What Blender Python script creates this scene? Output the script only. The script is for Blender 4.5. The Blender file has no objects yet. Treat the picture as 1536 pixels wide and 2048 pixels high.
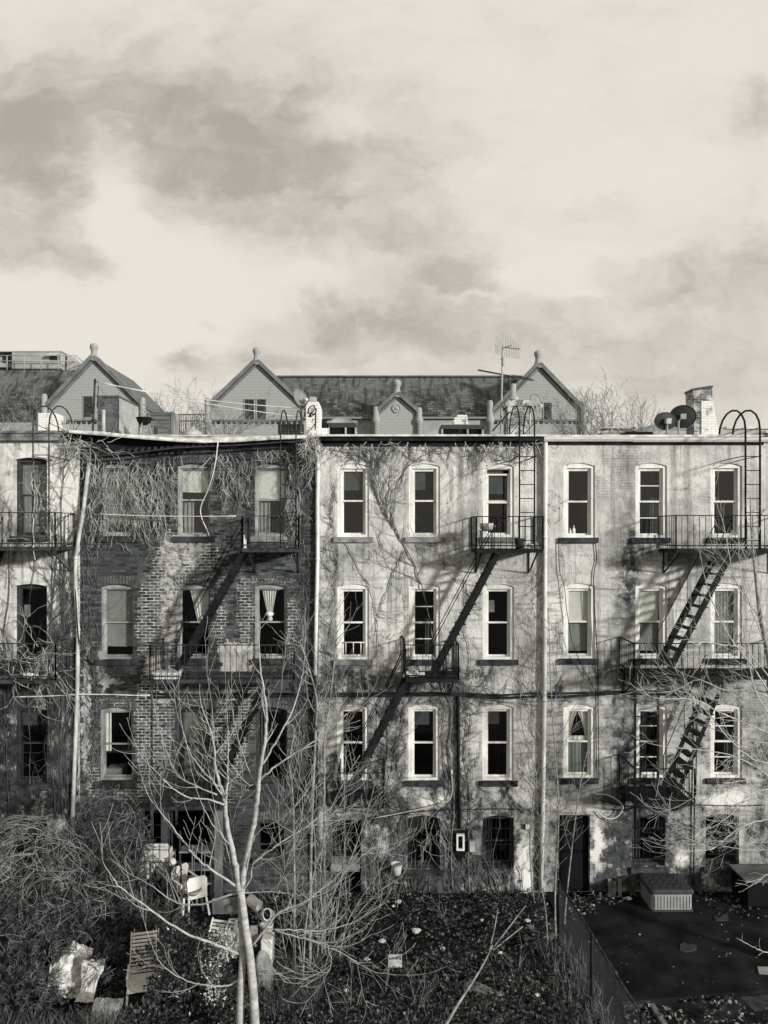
import bpy, math, random
from mathutils import Vector, Matrix, noise
R = random.Random(7)
scene = bpy.context.scene
COL = scene.collection
# ------------------------------------------------------------------ camera
F, D, HZ, CZ = 1538.0, 19.2, 1060.0, 9.125
cam = bpy.data.cameras.new('camera'); cam_o = bpy.data.objects.new('camera', cam); COL.objects.link(cam_o)
cam.sensor_fit = 'VERTICAL'; cam.sensor_height = 36.0; cam.lens = 36.0 * F / 2048
cam.shift_y = (HZ - 1024) / 2048
cam.clip_start = 0.1; cam.clip_end = 3000
cam_o.location = (0, -D, CZ); cam_o.rotation_euler = (math.radians(90), 0, 0)
scene.camera = cam_o
scene.render.resolution_x, scene.render.resolution_y = 768, 1024
scene.view_settings.view_transform = 'Standard'; scene.view_settings.look = 'None'
scene.view_settings.exposure = 0.0; scene.view_settings.gamma = 1.0
scene.cycles.max_bounces = 6; scene.cycles.transparent_max_bounces = 12
scene.cycles.use_denoising = True

def P(px, py, y=0.0):
    """point of the plane at depth y seen at photograph pixel px, py"""
    d = D + y
    return Vector(((px - 768) * d / F, y, CZ - (py - HZ) * d / F))
def X(px, y=0.0): return (px - 768) * (D + y) / F
def Z(py, y=0.0): return CZ - (py - HZ) * (D + y) / F

# ------------------------------------------------------------------ node helper
class G:
    def __init__(s, tree): s.t = tree
    def n(s, typ, **kw):
        nd = s.t.nodes.new(typ)
        for k, v in kw.items(): setattr(nd, k, v)
        return nd
    def put(s, sock, v):
        if isinstance(v, bpy.types.NodeSocket): s.t.links.new(v, sock)
        else: sock.default_value = v
    def m(s, op, a, b=None, c=None, clamp=False):
        nd = s.n('ShaderNodeMath', operation=op, use_clamp=clamp)
        s.put(nd.inputs[0], a)
        if b is not None: s.put(nd.inputs[1], b)
        if c is not None: s.put(nd.inputs[2], c)
        return nd.outputs[0]
    def add(s, a, b): return s.m('ADD', a, b)
    def sub(s, a, b): return s.m('SUBTRACT', a, b)
    def mul(s, a, b): return s.m('MULTIPLY', a, b)
    def mad(s, a, b, c): return s.m('MULTIPLY_ADD', a, b, c)
    def rng(s, x, lo, hi, a=0.0, b=1.0):
        nd = s.n('ShaderNodeMapRange', interpolation_type='SMOOTHSTEP')
        s.put(nd.inputs[0], x); s.put(nd.inputs[1], lo); s.put(nd.inputs[2], hi); s.put(nd.inputs[3], a); s.put(nd.inputs[4], b)
        return nd.outputs[0]
    def xyz(s, v):
        nd = s.n('ShaderNodeSeparateXYZ'); s.put(nd.inputs[0], v); return nd.outputs
    def vec(s, x, y, z):
        nd = s.n('ShaderNodeCombineXYZ')
        for i, q in enumerate((x, y, z)): s.put(nd.inputs[i], q)
        return nd.outputs[0]
    def noise(s, v, scale, detail=4.0, rough=0.55, dist=0.0):
        nd = s.n('ShaderNodeTexNoise'); s.put(nd.inputs['Vector'], v)
        nd.inputs['Scale'].default_value = scale; nd.inputs['Detail'].default_value = detail
        nd.inputs['Roughness'].default_value = rough; nd.inputs['Distortion'].default_value = dist
        return nd.outputs[0]
    def mix(s, f, a, b, mode='MIX'):
        nd = s.n('ShaderNodeMix', data_type='RGBA', blend_type=mode); nd.clamp_factor = True
        s.put(nd.inputs[0], f); s.put(nd.inputs[6], a); s.put(nd.inputs[7], b)
        return nd.outputs[2]
    def gauss(s, u, v, cu, cv, ru, rv, strength, acc):
        a = s.mad(u, 1 / ru, -cu / ru); b = s.mad(v, 1 / rv, -cv / rv)
        r2 = s.mad(b, b, s.mul(a, a))
        return s.mad(s.m('POWER', 0.3679, r2), strength, acc)

def grey(v):
    """monochrome print: cool darks, cream lights"""
    t = min(1.0, max(0.0, v / 0.45)) ** 0.6
    return (v * (0.86 + 0.15 * t), v * (1.0 + 0.0 * t), v * (1.06 - 0.11 * t), 1.0)

# ------------------------------------------------------------------ sun and sky
SUN_AZ, SUN_EL = math.radians(50), math.radians(13)          # to the right of the camera, behind it, low
sdir = Vector((math.sin(SUN_AZ) * math.cos(SUN_EL), -math.cos(SUN_AZ) * math.cos(SUN_EL), math.sin(SUN_EL)))
sun = bpy.data.lights.new('sun', 'SUN'); sun.energy = 4.9; sun.angle = math.radians(4.5); sun.color = (1.0, 0.985, 0.945)
sun_o = bpy.data.objects.new('sun', sun); COL.objects.link(sun_o)
sun_o.rotation_euler = (-sdir).to_track_quat('-Z', 'Y').to_euler(); sun_o.location = (20, -20, 15)

world = bpy.data.worlds.new('World'); scene.world = world; world.use_nodes = True
wt = world.node_tree; wt.nodes.clear(); g = G(wt)
geo = g.n('ShaderNodeTexCoord').outputs['Generated']
gx, gy, gz = g.xyz(geo)
ay = g.m('MAXIMUM', g.m('ABSOLUTE', gy), 0.08)
u = g.m('DIVIDE', gx, ay); v = g.m('DIVIDE', gz, ay)
flat = g.vec(u, g.mul(v, 1.6), 0.0)
w1 = g.noise(flat, 3.0, 5, 0.55); w2 = g.noise(g.vec(g.add(u, 7.3), g.mul(v, 1.6), 3.1), 3.0, 5, 0.55)
w3 = g.noise(g.vec(g.add(u, 1.3), g.mul(v, 1.5), 9.1), 9.0, 9, 0.62); w4 = g.noise(g.vec(g.add(u, 4.3), g.mul(v, 1.5), 5.1), 9.0, 9, 0.62)
uu = g.mad(g.sub(w1, 0.5), 0.10, u); vv = g.mad(g.sub(w2, 0.5), 0.07, v)
uu = g.mad(g.sub(w3, 0.5), 0.125, uu); vv = g.mad(g.sub(w4, 0.5), 0.11, vv)
CLOUDS = [  # photograph px, py, radius x, radius y, strength (positive = thick grey cloud, negative = gap)
    (620, 330, 380, 150, .20), (1150, 640, 420, 90, .12), (20, 270, 150, 130, .64), (200, 230, 190, 80, .42), (420, 250, 220, 120, .42), (480, 360, 190, 80, .36), (800, 310, 170, 70, .30), (640, 190, 260, 80, .25),
    (60, 480, 130, 75, .62), (190, 510, 70, 32, .45), (120, 350, 90, 60, .3), (215, 390, 70, 100, -.55), (330, 560, 150, 120, -.35), (690, 240, 60, 45, -.35),
    (560, 440, 170, 60, .24), (800, 470, 170, 70, .34), (900, 560, 150, 60, .32), (650, 660, 120, 50, .55), (800, 640, 150, 60, .35), (560, 740, 140, 32, .55),
    (365, 716, 50, 19, .62), (430, 640, 32, 12, .35), (1510, 215, 60, 60, .62), (1180, 410, 90, 30, .25), (1430, 560, 190, 70, .33), (1530, 520, 60, 40, .3),
    (1100, 680, 260, 70, .34), (1350, 730, 260, 70, .36), (1090, 560, 110, 40, -.42), (1250, 300, 240, 180, -.12), (150, 640, 220, 90, -.35), (1000, 790, 500, 50, .16),
    (500, 60, 500, 80, .12), (90, 120, 160, 60, .20), (1250, 90, 300, 90, -.02), (960, 440, 70, 40, -.1), (1030, 545, 34, 9, -.5), (1112, 541, 46, 14, -.45), (1165, 592, 40, 9, -.4), (930, 600, 60, 10, -.3), (620, 540, 90, 40, -.2), (1150, 500, 200, 25, -.2)]
acc = 0.22
for (px, py, rx, ry, st) in CLOUDS:
    acc = g.gauss(uu, vv, (px - 768) / F, (HZ - py) / F, rx / F, ry / F, st, acc)
det = g.noise(g.vec(g.add(uu, 2.0), g.mul(vv, 1.7), 1.7), 5.5, 12, 0.6, 0.0)
det2 = g.noise(g.vec(g.mul(uu, 1.0), g.mul(vv, 1.5), 4.7), 16.0, 10, 0.6, 0.0)
acc = g.add(acc, g.mul(g.sub(det, 0.5), g.mad(acc, 1.0, 0.50)))
acc = g.add(acc, g.mul(g.sub(det2, 0.5), g.mad(acc, 1.1, 0.18)))
dens = g.rng(acc, 0.02, 1.22)
front = g.rng(gy, -0.1, 0.25)
back = g.rng(g.noise(geo, 2.2, 6, 0.6), 0.3, 0.75)
dens = g.mix(front, back, dens)
cl = g.mix(dens, (0.87, 0.83, 0.75, 1), (0.455, 0.43, 0.375, 1))
below = g.rng(gz, -0.06, 0.0)
cl = g.mix(below, (0.10, 0.10, 0.098, 1), cl)
sky = g.n('ShaderNodeTexSky', sky_type='NISHITA', sun_disc=False)
sky.sun_elevation = SUN_EL; sky.sun_rotation = math.atan2(sdir.x, sdir.y)
bw = g.n('ShaderNodeRGBToBW'); g.put(bw.inputs[0], sky.outputs[0])
hi = g.m('MINIMUM', bw.outputs[0], 9.0)
bg = g.n('ShaderNodeBackground'); bg.inputs['Strength'].default_value = 0.1
scaled = g.mix(1.0, cl, (9.6, 9.6, 9.6, 1), 'MULTIPLY')
scaled.node.clamp_result = False
veil = g.vec(g.mul(hi, 1.0), g.mul(hi, 0.985), g.mul(hi, 0.93))
g.put(bg.inputs['Color'], g.mix(0.05, scaled, veil))
g.put(g.n('ShaderNodeOutputWorld').inputs[0], bg.outputs[0])

# ------------------------------------------------------------------ materials
MATS = {}
def newmat(name):
    m = bpy.data.materials.new(name); m.use_nodes = True; m.node_tree.nodes.clear()
    MATS[name] = m; return m, G(m.node_tree)
def finish(g, color, rough=0.8, bump=None, bstr=0.3, bdist=0.02, metal=0.0, spec=0.3):
    b = g.n('ShaderNodeBsdfPrincipled')
    g.put(b.inputs['Base Color'], color); g.put(b.inputs['Roughness'], rough); b.inputs['Metallic'].default_value = metal
    b.inputs['Specular IOR Level'].default_value = spec
    if bump is not None:
        bn = g.n('ShaderNodeBump'); bn.inputs['Strength'].default_value = bstr; bn.inputs['Distance'].default_value = bdist
        g.put(bn.inputs['Height'], bump); g.put(b.inputs['Normal'], bn.outputs[0])
    g.put(g.n('ShaderNodeOutputMaterial').inputs[0], b.outputs[0])
    return b
def pos(g): return g.n('ShaderNodeNewGeometry').outputs['Position']

def simple(name, v, rough=0.7, var=0.35, scale=3.0, v2=None, bump=0.2, metal=0.0, spec=0.3, stretch=(1, 1, 1)):
    m, g = newmat(name); p = pos(g)
    if stretch != (1, 1, 1):
        x, y, z = g.xyz(p); p = g.vec(g.mul(x, stretch[0]), g.mul(y, stretch[1]), g.mul(z, stretch[2]))
    n = g.noise(p, scale, 6, 0.6)
    f = g.rng(n, 0.3, 0.7)
    c = g.mix(f, grey(v * (1 - var)), grey(v2 if v2 else v * (1 + var)))
    n2 = g.noise(p, scale * 9, 4, 0.6)
    c = g.mix(g.rng(n2, 0.35, 0.75, 0.0, 0.35), c, grey(v * (1 - var) * 0.6))
    finish(g, c, rough, n2 if bump else None, bump, 0.01, metal, spec)
    return m
def island(name, lo, hi, rough=0.6, spec=0.3, power=1.0):
    m, g = newmat(name)
    r = g.n('ShaderNodeNewGeometry').outputs['Random Per Island']
    r = g.m('POWER', r, power)
    finish(g, g.mix(r, grey(lo), grey(hi)), rough, spec=spec)
    return m

simple('iron', 0.011, 0.7, 0.4, 5.0, 0.02, spec=.1)
simple('iron_worn', 0.028, 0.7, 0.5, 6.0, 0.075, spec=.1)
simple('white_paint', 0.69, 0.5, 0.16, 4.0, stretch=(1, 1, .35))
simple('grey_frame', 0.30, 0.6, 0.35, 3.0)
simple('dark_frame', 0.04, 0.6, 0.4, 3.0)
simple('dark_sill', 0.026, 0.9, 0.45, 4.0, 0.07, spec=.1)
simple('stone_sill', 0.16, 0.8, 0.5, 4.0, 0.30)
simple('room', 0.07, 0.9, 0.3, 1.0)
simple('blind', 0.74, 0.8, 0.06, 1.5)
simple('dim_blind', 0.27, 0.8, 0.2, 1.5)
simple('curtain', 0.76, 0.9, 0.08, 2.0)
simple('furniture', 0.35, 0.7, 0.2, 2.0)
simple('gutter_metal', 0.52, 0.45, 0.15, 2.0, stretch=(.4, 1, 1))
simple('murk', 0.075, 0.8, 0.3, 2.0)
simple('pipe_worn', 0.42, 0.6, 0.4, 5, stretch=(1, 1, .5))
simple('pipe_white', 0.62, 0.55, 0.22, 2.5, stretch=(1, 1, .5))
simple('pipe_black', 0.010, 0.7, 0.3, 3, spec=.1)
simple('cable', 0.012, 0.7, 0.4, 3, 0.04, spec=.1)
simple('tar', 0.012, 0.85, 0.5, 2.0, 0.035, spec=.1)
simple('white_tar', 0.58, 0.8, 0.35, 5.0)
simple('galvanised', 0.36, 0.5, 0.25, 3)
simple('dish_dark', 0.03, 0.6, 0.2, 3, spec=.15)
simple('dish_grey', 0.20, 0.5, 0.12, 3)
simple('sandstone_pale', 0.33, 0.85, 0.22, 1.2)
simple('coping_stone', 0.15, 0.85, 0.3, 2.0)
simple('window_dark', 0.025, 0.2, 0.3, 1)
simple('vine_dark', 0.045, 0.9, 0.5, 3, 0.12)
simple('vine_mid', 0.11, 0.9, 0.5, 3, 0.22)
simple('vine_pale', 0.38, 0.9, 0.5, 4, 0.58)
simple('bark_pale', 0.36, 0.9, 0.3, 5, 0.48, bump=0.6, stretch=(.8, .8, 2.6))
simple('bark_grey', 0.20, 0.9, 0.45, 4, 0.34, bump=0.6, stretch=(.8, .8, 2.4))
simple('twig_pale', 0.42, 0.85, 0.3, 6)
simple('dry_stem', 0.22, 0.9, 0.5, 5, 0.38)
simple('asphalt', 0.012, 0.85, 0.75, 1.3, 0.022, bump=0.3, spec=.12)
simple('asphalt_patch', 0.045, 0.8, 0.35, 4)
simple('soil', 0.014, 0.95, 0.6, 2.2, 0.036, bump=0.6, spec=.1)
simple('street', 0.05, 0.9, 0.3, 0.5)
simple('weathered_wood', 0.22, 0.85, 0.35, 4, stretch=(1, 1, .3))
simple('grey_wood', 0.12, 0.85, 0.45, 4, stretch=(.4, 1, 1))
simple('dark_wood', 0.035, 0.8, 0.4, 4)
simple('white_plastic', 0.62, 0.4, 0.08, 3)
simple('white_cloth', 0.66, 0.85, 0.2, 5)
simple('sheet_plastic', 0.50, 0.5, 0.45, 6)
simple('grey_plastic', 0.30, 0.5, 0.15, 3)
simple('resin_pale', 0.27, 0.55, 0.15, 5)
simple('resin_dark', 0.045, 0.6, 0.2, 5, spec=.15)
simple('clay', 0.36, 0.7, 0.25, 4)
simple('black_paint', 0.007, 0.7, 0.2, 3, spec=.08)
simple('door_dark', 0.006, 0.8, 0.4, 2, spec=.05)
simple('hvac_metal', 0.33, 0.5, 0.12, 1)
simple('litter', 0.55, 0.7, 0.3, 6)
simple('stone', 0.13, 0.9, 0.4, 6)
island('needle', 0.018, 0.16, 0.8, 0.1, 1.6)
island('holly', 0.022, 0.10, 0.32, 0.6, 2.0)
island('holly_sunlit', 0.28, 0.62, 0.45, 0.5)  # paler copy of the leaf colour with sunlight put into it
island('leaf_litter', 0.018, 0.30, 0.8, 0.15, 2.2)
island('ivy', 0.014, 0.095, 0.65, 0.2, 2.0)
simple('wire', 0.09, 0.6, 0.3, 5, spec=.1)
island('dry_grass', 0.02, 0.20, 0.9, 0.1, 2.2)

m, g = newmat('glass')
tr = g.n('ShaderNodeBsdfTransparent'); tr.inputs[0].default_value = (.92, .93, .92, 1)
gl = g.n('ShaderNodeBsdfGlossy'); gl.inputs['Roughness'].default_value = 0.02; gl.inputs[0].default_value = (.8, .8, .79, 1)
mx = g.n('ShaderNodeMixShader'); lw = g.n('ShaderNodeLayerWeight'); lw.inputs[0].default_value = 0.2
g.put(mx.inputs[0], g.mad(lw.outputs['Fresnel'], 0.6, 0.03)); g.put(mx.inputs[1], tr.outputs[0]); g.put(mx.inputs[2], gl.outputs[0])
g.put(g.n('ShaderNodeOutputMaterial').inputs[0], mx.outputs[0])

def stains_and_shade(g, x, z, lst):
    """sum of soft ellipses given in photograph pixels of the facade plane (wall marks, with some cast shadows painted in)"""
    acc = 0.0
    for (px, py, rx, ry, st) in lst:
        acc = g.gauss(x, z, X(px), Z(py), rx / 80.1, ry / 80.1, st, acc)
    return acc

def stucco(name, light, mid, dark, lst, bare=0.25, base_dark=0.5, soot_shade=0.05, tone=0.5, pale=(), course=.62, cz=(9.6, 7.8)):
    m, g = newmat(name); p = pos(g); x, y, z = g.xyz(p)
    wx = g.noise(p, 1.3, 6, 0.65); wz = g.noise(g.vec(z, x, 4.0), 1.3, 6, 0.65)
    fx = g.noise(p, 6.0, 6, 0.7); fz = g.noise(g.vec(z, x, 9.0), 6.0, 6, 0.7)
    xs = g.mad(g.sub(fx, .5), .5, g.mad(g.sub(wx, .5), 0.9, x)); zs = g.mad(g.sub(fz, .5), .5, g.mad(g.sub(wz, .5), 0.9, z))
    n1 = g.noise(p, 0.9, 8, 0.62)
    c = g.mix(g.rng(n1, 0.5 - tone * .3, 0.82 - tone * .3), grey(light), grey(mid))
    trowel = g.noise(g.vec(g.mul(x, 5.0), 0.0, g.mul(z, 2.2)), 2.2, 6, 0.7, 1.5)
    c = g.mix(g.rng(trowel, 0.46, 0.68, 0, 0.75), c, grey(mid * 0.72))
    streak = g.noise(g.vec(g.mul(x, 7.0), 0.0, g.mul(z, 0.35)), 1.0, 5, 0.6)
    sm = g.mul(g.rng(streak, 0.48, 0.66), g.rng(g.noise(g.vec(x, 2.0, z), 0.65, 5, .6), 0.40, 0.56))
    c = g.mix(g.mul(sm, 0.78), c, grey(dark * 1.25))
    band = g.noise(g.vec(g.mul(x, 0.45), 5.0, g.mul(z, 4.2)), 1.6, 6, 0.68, 0.8)       # old course lines showing through the coat
    c = g.mix(g.mul(g.rng(band, 0.48, 0.66, 0, course), g.rng(z, *cz)), c, grey(mid * 0.45))
    bt = g.n('ShaderNodeTexBrick'); bt.inputs['Scale'].default_value = 1.0
    g.put(bt.inputs['Vector'], g.vec(x, z, 0.0)); bt.inputs['Brick Width'].default_value = .21; bt.inputs['Row Height'].default_value = .0686
    bt.inputs['Mortar Size'].default_value = .009; bt.inputs['Color1'].default_value = (1, 1, 1, 1); bt.inputs['Color2'].default_value = (.45, .45, .45, 1); bt.inputs['Mortar'].default_value = (.05, .05, .05, 1)
    bm_ = g.mul(g.rng(g.noise(g.vec(x, 7.0, z), 0.8, 7, 0.7), 0.52, 0.66), bare)
    c = g.mix(bm_, c, g.mix(bt.outputs[0], grey(dark), grey(mid)))
    st = stains_and_shade(g, xs, zs, lst)
    grime = g.mul(g.rng(g.noise(g.vec(x, 3.0, g.mul(z, .7)), 1.1, 8, 0.7, .6), .44, .64), g.rng(z, 7.2, 2.6))
    st = g.add(st, g.add(g.mul(g.rng(z, 2.6, 0.0), base_dark), g.mul(grime, 1.15)))
    st = g.mul(st, g.rng(g.noise(p, 2.4, 9, 0.78), 0.36, 0.62, 0.22, 1.35))
    run = g.noise(g.vec(g.mul(x, 11.0), 0.0, g.mul(z, 0.5)), 1.0, 6, 0.7)
    st = g.mad(g.rng(run, .5, .68), g.mul(st, .5), st)
    c = g.mix(g.m('MULTIPLY', st, 1.0, clamp=True), c, g.mix(g.rng(fx, .35, .65), grey(soot_shade * .6), grey(soot_shade * 2.2)))  # dark mix for dirt and for the painted fire escape shadows
    if pale:
        ps = stains_and_shade(g, xs, zs, pale)
        c = g.mix(g.rng(ps, .3, .7, 0, .9), c, grey(light * 1.15))
    vo = g.n('ShaderNodeTexVoronoi', feature='DISTANCE_TO_EDGE'); vo.inputs['Scale'].default_value = 0.8
    g.put(vo.inputs['Vector'], g.vec(g.mad(fx, .5, x), 0.0, g.mad(fz, .5, z)))
    cr = g.mul(g.rng(vo.outputs[0], 0.012, 0.003), g.rng(wx, 0.52, 0.62))
    c = g.mix(g.mul(cr, 0.75), c, grey(0.04))
    pit = g.noise(p, 45, 3, 0.6)
    c = g.mix(g.rng(pit, 0.62, 0.75, 0, .5), c, grey(dark))
    h = g.mad(trowel, 1.0, g.mad(bt.outputs[1], g.mul(bm_, -1.6), g.mad(cr, -1.5, g.mul(pit, .35))))
    finish(g, c, 0.9, h, 0.55, 0.02, spec=.2)
    return m

def sill_runs(cols, rows):
    out = []
    for a, b in cols:
        for r_ in rows: out += [(a - 5, r_ + 34, 4, 30, .5), (b + 5, r_ + 30, 4, 26, .45), ((a + b) / 2, r_ + 14, 26, 12, .3)]
    return out
stucco('stucco_white', 0.71, 0.54, 0.22,
       [(20, 1480, 70, 160, .55), (40, 1360, 90, 50, .9), (10, 1500, 40, 180, 1.0), (60, 1400, 70, 25, .6), (150, 1450, 16, 260, .4), (60, 1600, 90, 40, .75), (10, 1110, 30, 60, .3), (40, 1380, 120, 60, .5), (90, 1420, 50, 120, .35)], .1, .5, .035, .1)  # dark patches gather over the lower left of the wall
stucco('stucco_cream', 0.68, 0.41, 0.15,
       [(660, 1150, 20, 160, .45), (655, 1350, 22, 120, .5), (760, 1105, 130, 26, .38), (920, 1060, 40, 50, .42), (900, 1120, 80, 30, .3), (700, 1360, 90, 40, .75), (860, 1375, 60, 45, .85), (915, 1520, 26, 190, .8), (790, 1520, 26, 120, .5), (735, 1540, 40, 100, .6),  # wall dirt, plus painted cast shadow of the top landing and its railing
        (690, 1700, 60, 130, .9), (850, 1640, 60, 30, .4), (985, 1345, 7, 26, .5), (760, 1760, 60, 60, .6), (1080, 1200, 12, 300, .3), (940, 1700, 40, 70, .45), (780, 1430, 60, 30, .4), (1000, 1500, 20, 60, .2), (880, 960, 10, 90, .2), (1050, 1400, 50, 18, .35)] + sill_runs(((675, 738), (818, 880), (966, 1028)), (1084, 1330)), .22, .95, .04, .42,  # narrow upright band near the eave paints the roof ladder's shadow
       pale=((1050, 1730, 22, 90, .8), (870, 1600, 40, 22, .7), (760, 1690, 20, 40, .5)))
stucco('stucco_grey', 0.63, 0.40, 0.13,
       [(1255, 1000, 40, 150, .38), (1262, 1120, 26, 70, .85), (1255, 1200, 22, 50, .7), (1360, 1110, 90, 28, .6), (1240, 1260, 24, 60, .3), (1215, 1330, 60, 30, .6), (1300, 1385, 90, 36, .85), (1235, 1610, 40, 70, 1.0), (1255, 1700, 36, 60, .9), (1340, 1600, 36, 90, .55),  # dirt, plus painted shadows below the middle and bottom landings
        (1120, 1390, 60, 14, .5), (1110, 1400, 16, 40, .5), (1230, 1490, 30, 60, .55), (1150, 1590, 60, 20, .4), (1235, 1770, 80, 18, .9), (1370, 1690, 26, 40, .4), (1460, 1390, 90, 30, .4), (1240, 1480, 20, 100, .5)] + sill_runs(((1127, 1190), (1271, 1334)), (1084, 1328)), .6, .55, .035, .5, course=.9,  # also the painted stair shadow and the right part of the landing shadow
       pale=((1195, 1690, 16, 70, .8), (1130, 1610, 60, 14, .9), (1360, 1720, 30, 22, .7), (1450, 1600, 70, 26, .8), (1290, 1120, 24, 40, .4)))
stucco('stucco_plain', 0.5, 0.36, 0.15, [(1560, 1400, 20, 300, .3)], .3, .3, .05, .5)

# brick rear wall, in places stripped to pale mortar, in places painted dark
m, g = newmat('old_brick'); p = pos(g); x, y, z = g.xyz(p)
bt = g.n('ShaderNodeTexBrick'); bt.inputs['Scale'].default_value = 1.0
jx = g.mad(g.sub(g.noise(p, 7, 3, .6), .5), .05, x); jz = g.mad(g.sub(g.noise(g.vec(z, x, 3.0), 3.5, 3, .6), .5), .035, z)
g.put(bt.inputs['Vector'], g.vec(jx, jz, 0.0)); bt.inputs['Brick Width'].default_value = .198; bt.inputs['Row Height'].default_value = .0775
bt.inputs['Mortar Size'].default_value = .0125; bt.inputs['Mortar Smooth'].default_value = .3; bt.inputs['Bias'].default_value = -.1
bt.inputs['Color1'].default_value = grey(.026); bt.inputs['Color2'].default_value = grey(.15)
wx = g.noise(p, 1.6, 7, 0.68); wz = g.noise(g.vec(z, x, 6.0), 1.6, 7, 0.68)
fx = g.noise(p, 7.0, 6, 0.7); fz = g.noise(g.vec(z, x, 9.0), 7.0, 6, 0.7)
xs = g.mad(g.sub(fx, .5), .35, g.mad(g.sub(wx, .5), 0.6, x)); zs = g.mad(g.sub(fz, .5), .35, g.mad(g.sub(wz, .5), 0.6, z))
pale = stains_and_shade(g, xs, zs, [(390, 1110, 60, 40, 1.0), (350, 1150, 40, 90, .9), (295, 1240, 26, 80, 1.0), (330, 1260, 26, 90, .9), (490, 1220, 16, 70, 1.1), (440, 1240, 20, 60, .8), (585, 1250, 12, 70, 1.0), (540, 1162, 40, 12, 1.2),
        (310, 1480, 30, 120, 1.0), (460, 1470, 40, 110, .95), (240, 1405, 44, 12, 1.0), (280, 1470, 12, 90, .9), (185, 1560, 14, 60, .8), (250, 1590, 60, 20, .8), (500, 1380, 30, 60, .8), (580, 1460, 14, 80, .5), (330, 1400, 40, 90, .5), (470, 1590, 30, 20, .5)])
pale = g.mad(g.sub(g.noise(p, 2.4, 9, .78), .5), 1.9, pale)
mort = g.mix(g.rng(pale, .42, .60), g.mix(g.rng(wx, .4, .65), grey(.03), grey(.12)), g.mix(g.rng(fz, .36, .6), grey(.58), grey(.22)))
heavy = g.rng(g.mad(g.sub(g.noise(p, 3.4, 9, .78), .5), 2.0, stains_and_shade(g, xs, zs, [(360, 1110, 60, 46, 1.0), (345, 1200, 26, 60, .8), (335, 1270, 20, 50, .8)])), .4, .75)
brk = g.mix(g.mul(heavy, g.rng(fx, .38, .6)), bt.outputs[0], grey(.5))
c = g.mix(g.rng(bt.outputs[1], .2, .7), brk, mort)
c = g.mix(g.rng(g.noise(p, 2.2, 6, .7), .52, .66, 0, .55), c, grey(.03))
patch = g.rng(g.mad(g.sub(g.noise(p, 2.6, 9, .75), .5), 1.5, g.mul(1.0, stains_and_shade(g, xs, zs, [(205, 1345, 10, 60, .9), (172, 1430, 12, 180, .9), (232, 1366, 30, 6, .9), (405, 1395, 70, 14, .8), (330, 1400, 14, 20, 1.0)]))), .5, .66)
for (px, py, hw, hh) in ((473, 1317, 33, 32), (319, 1333, 26, 24)):    # squares of old pale paint
    dx = g.m('ABSOLUTE', g.mad(xs, 80.1 / hw, -X(px) * 80.1 / hw)); dz = g.m('ABSOLUTE', g.mad(zs, 80.1 / hh, -Z(py) * 80.1 / hh))
    patch = g.m('MAXIMUM', patch, g.rng(g.mad(g.sub(g.noise(p, 5, 6, .7), .5), .5, g.m('MAXIMUM', dx, dz)), 1.06, .92))
c = g.mix(g.mul(patch, g.rng(g.noise(p, 3.0, 6, .7), .25, .6, .55, 1.0)), c, grey(.47))
plas = g.rng(stains_and_shade(g, xs, zs, [(400, 1362, 70, 18, 1.2), (420, 1390, 90, 16, 1.0), (330, 1355, 30, 14, .8)]), .4, .7)
c = g.mix(g.mul(plas, .85), c, g.mix(g.rng(fz, .4, .65), grey(.05), grey(.26)))
dk = stains_and_shade(g, xs, zs, [(250, 1110, 60, 60, .6), (210, 1240, 14, 90, .7), (235, 1345, 40, 24, .8), (300, 1640, 160, 30, .7), (560, 1360, 50, 30, .7), (610, 1200, 18, 320, .4), (400, 1700, 240, 80, .7), (560, 1600, 60, 60, .5), (420, 1560, 200, 70, .25), (560, 1480, 60, 90, .3)])
c = g.mix(g.m('MULTIPLY', dk, 1.0, clamp=True), c, g.mix(bt.outputs[1], grey(.022), grey(.05)))
h = g.mad(bt.outputs[1], g.sub(g.mul(patch, 1.0), 1.0), g.mul(fx, .5))
finish(g, c, 0.9, h, 0.6, 0.015, spec=.2)

def masonry(name, b1, b2, mortar, pale, bw=.21, rh=.07, axis='x', thresh=(.45, .6)):
    m, g = newmat(name); p = pos(g); x, y, z = g.xyz(p)
    bt = g.n('ShaderNodeTexBrick'); bt.inputs['Scale'].default_value = 1.0
    g.put(bt.inputs['Vector'], g.vec(g.add(x, y), z, 0.0)); bt.inputs['Brick Width'].default_value = bw; bt.inputs['Row Height'].default_value = rh
    bt.inputs['Mortar Size'].default_value = rh * .16
    bt.inputs['Color1'].default_value = grey(b1); bt.inputs['Color2'].default_value = grey(b2); bt.inputs['Mortar'].default_value = grey(mortar); bt.inputs['Mortar Smooth'].default_value = .6
    n = g.noise(p, 3.5, 6, .7)
    c = g.mix(g.rng(n, *thresh), bt.outputs[0], grey(pale))
    finish(g, c, .9, g.mad(bt.outputs[1], -1.0, n), .6, .015, spec=.2)
masonry('chimney_brick', .05, .14, .3, .5)
masonry('chimney_dark', .03, .09, .12, .12)
masonry('chimney_white', .62, .68, .60, .22, thresh=(.54, .66))
masonry('sandstone', .30, .315, .292, .30, bw=.6, rh=.2, thresh=(.35, .62))
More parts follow.
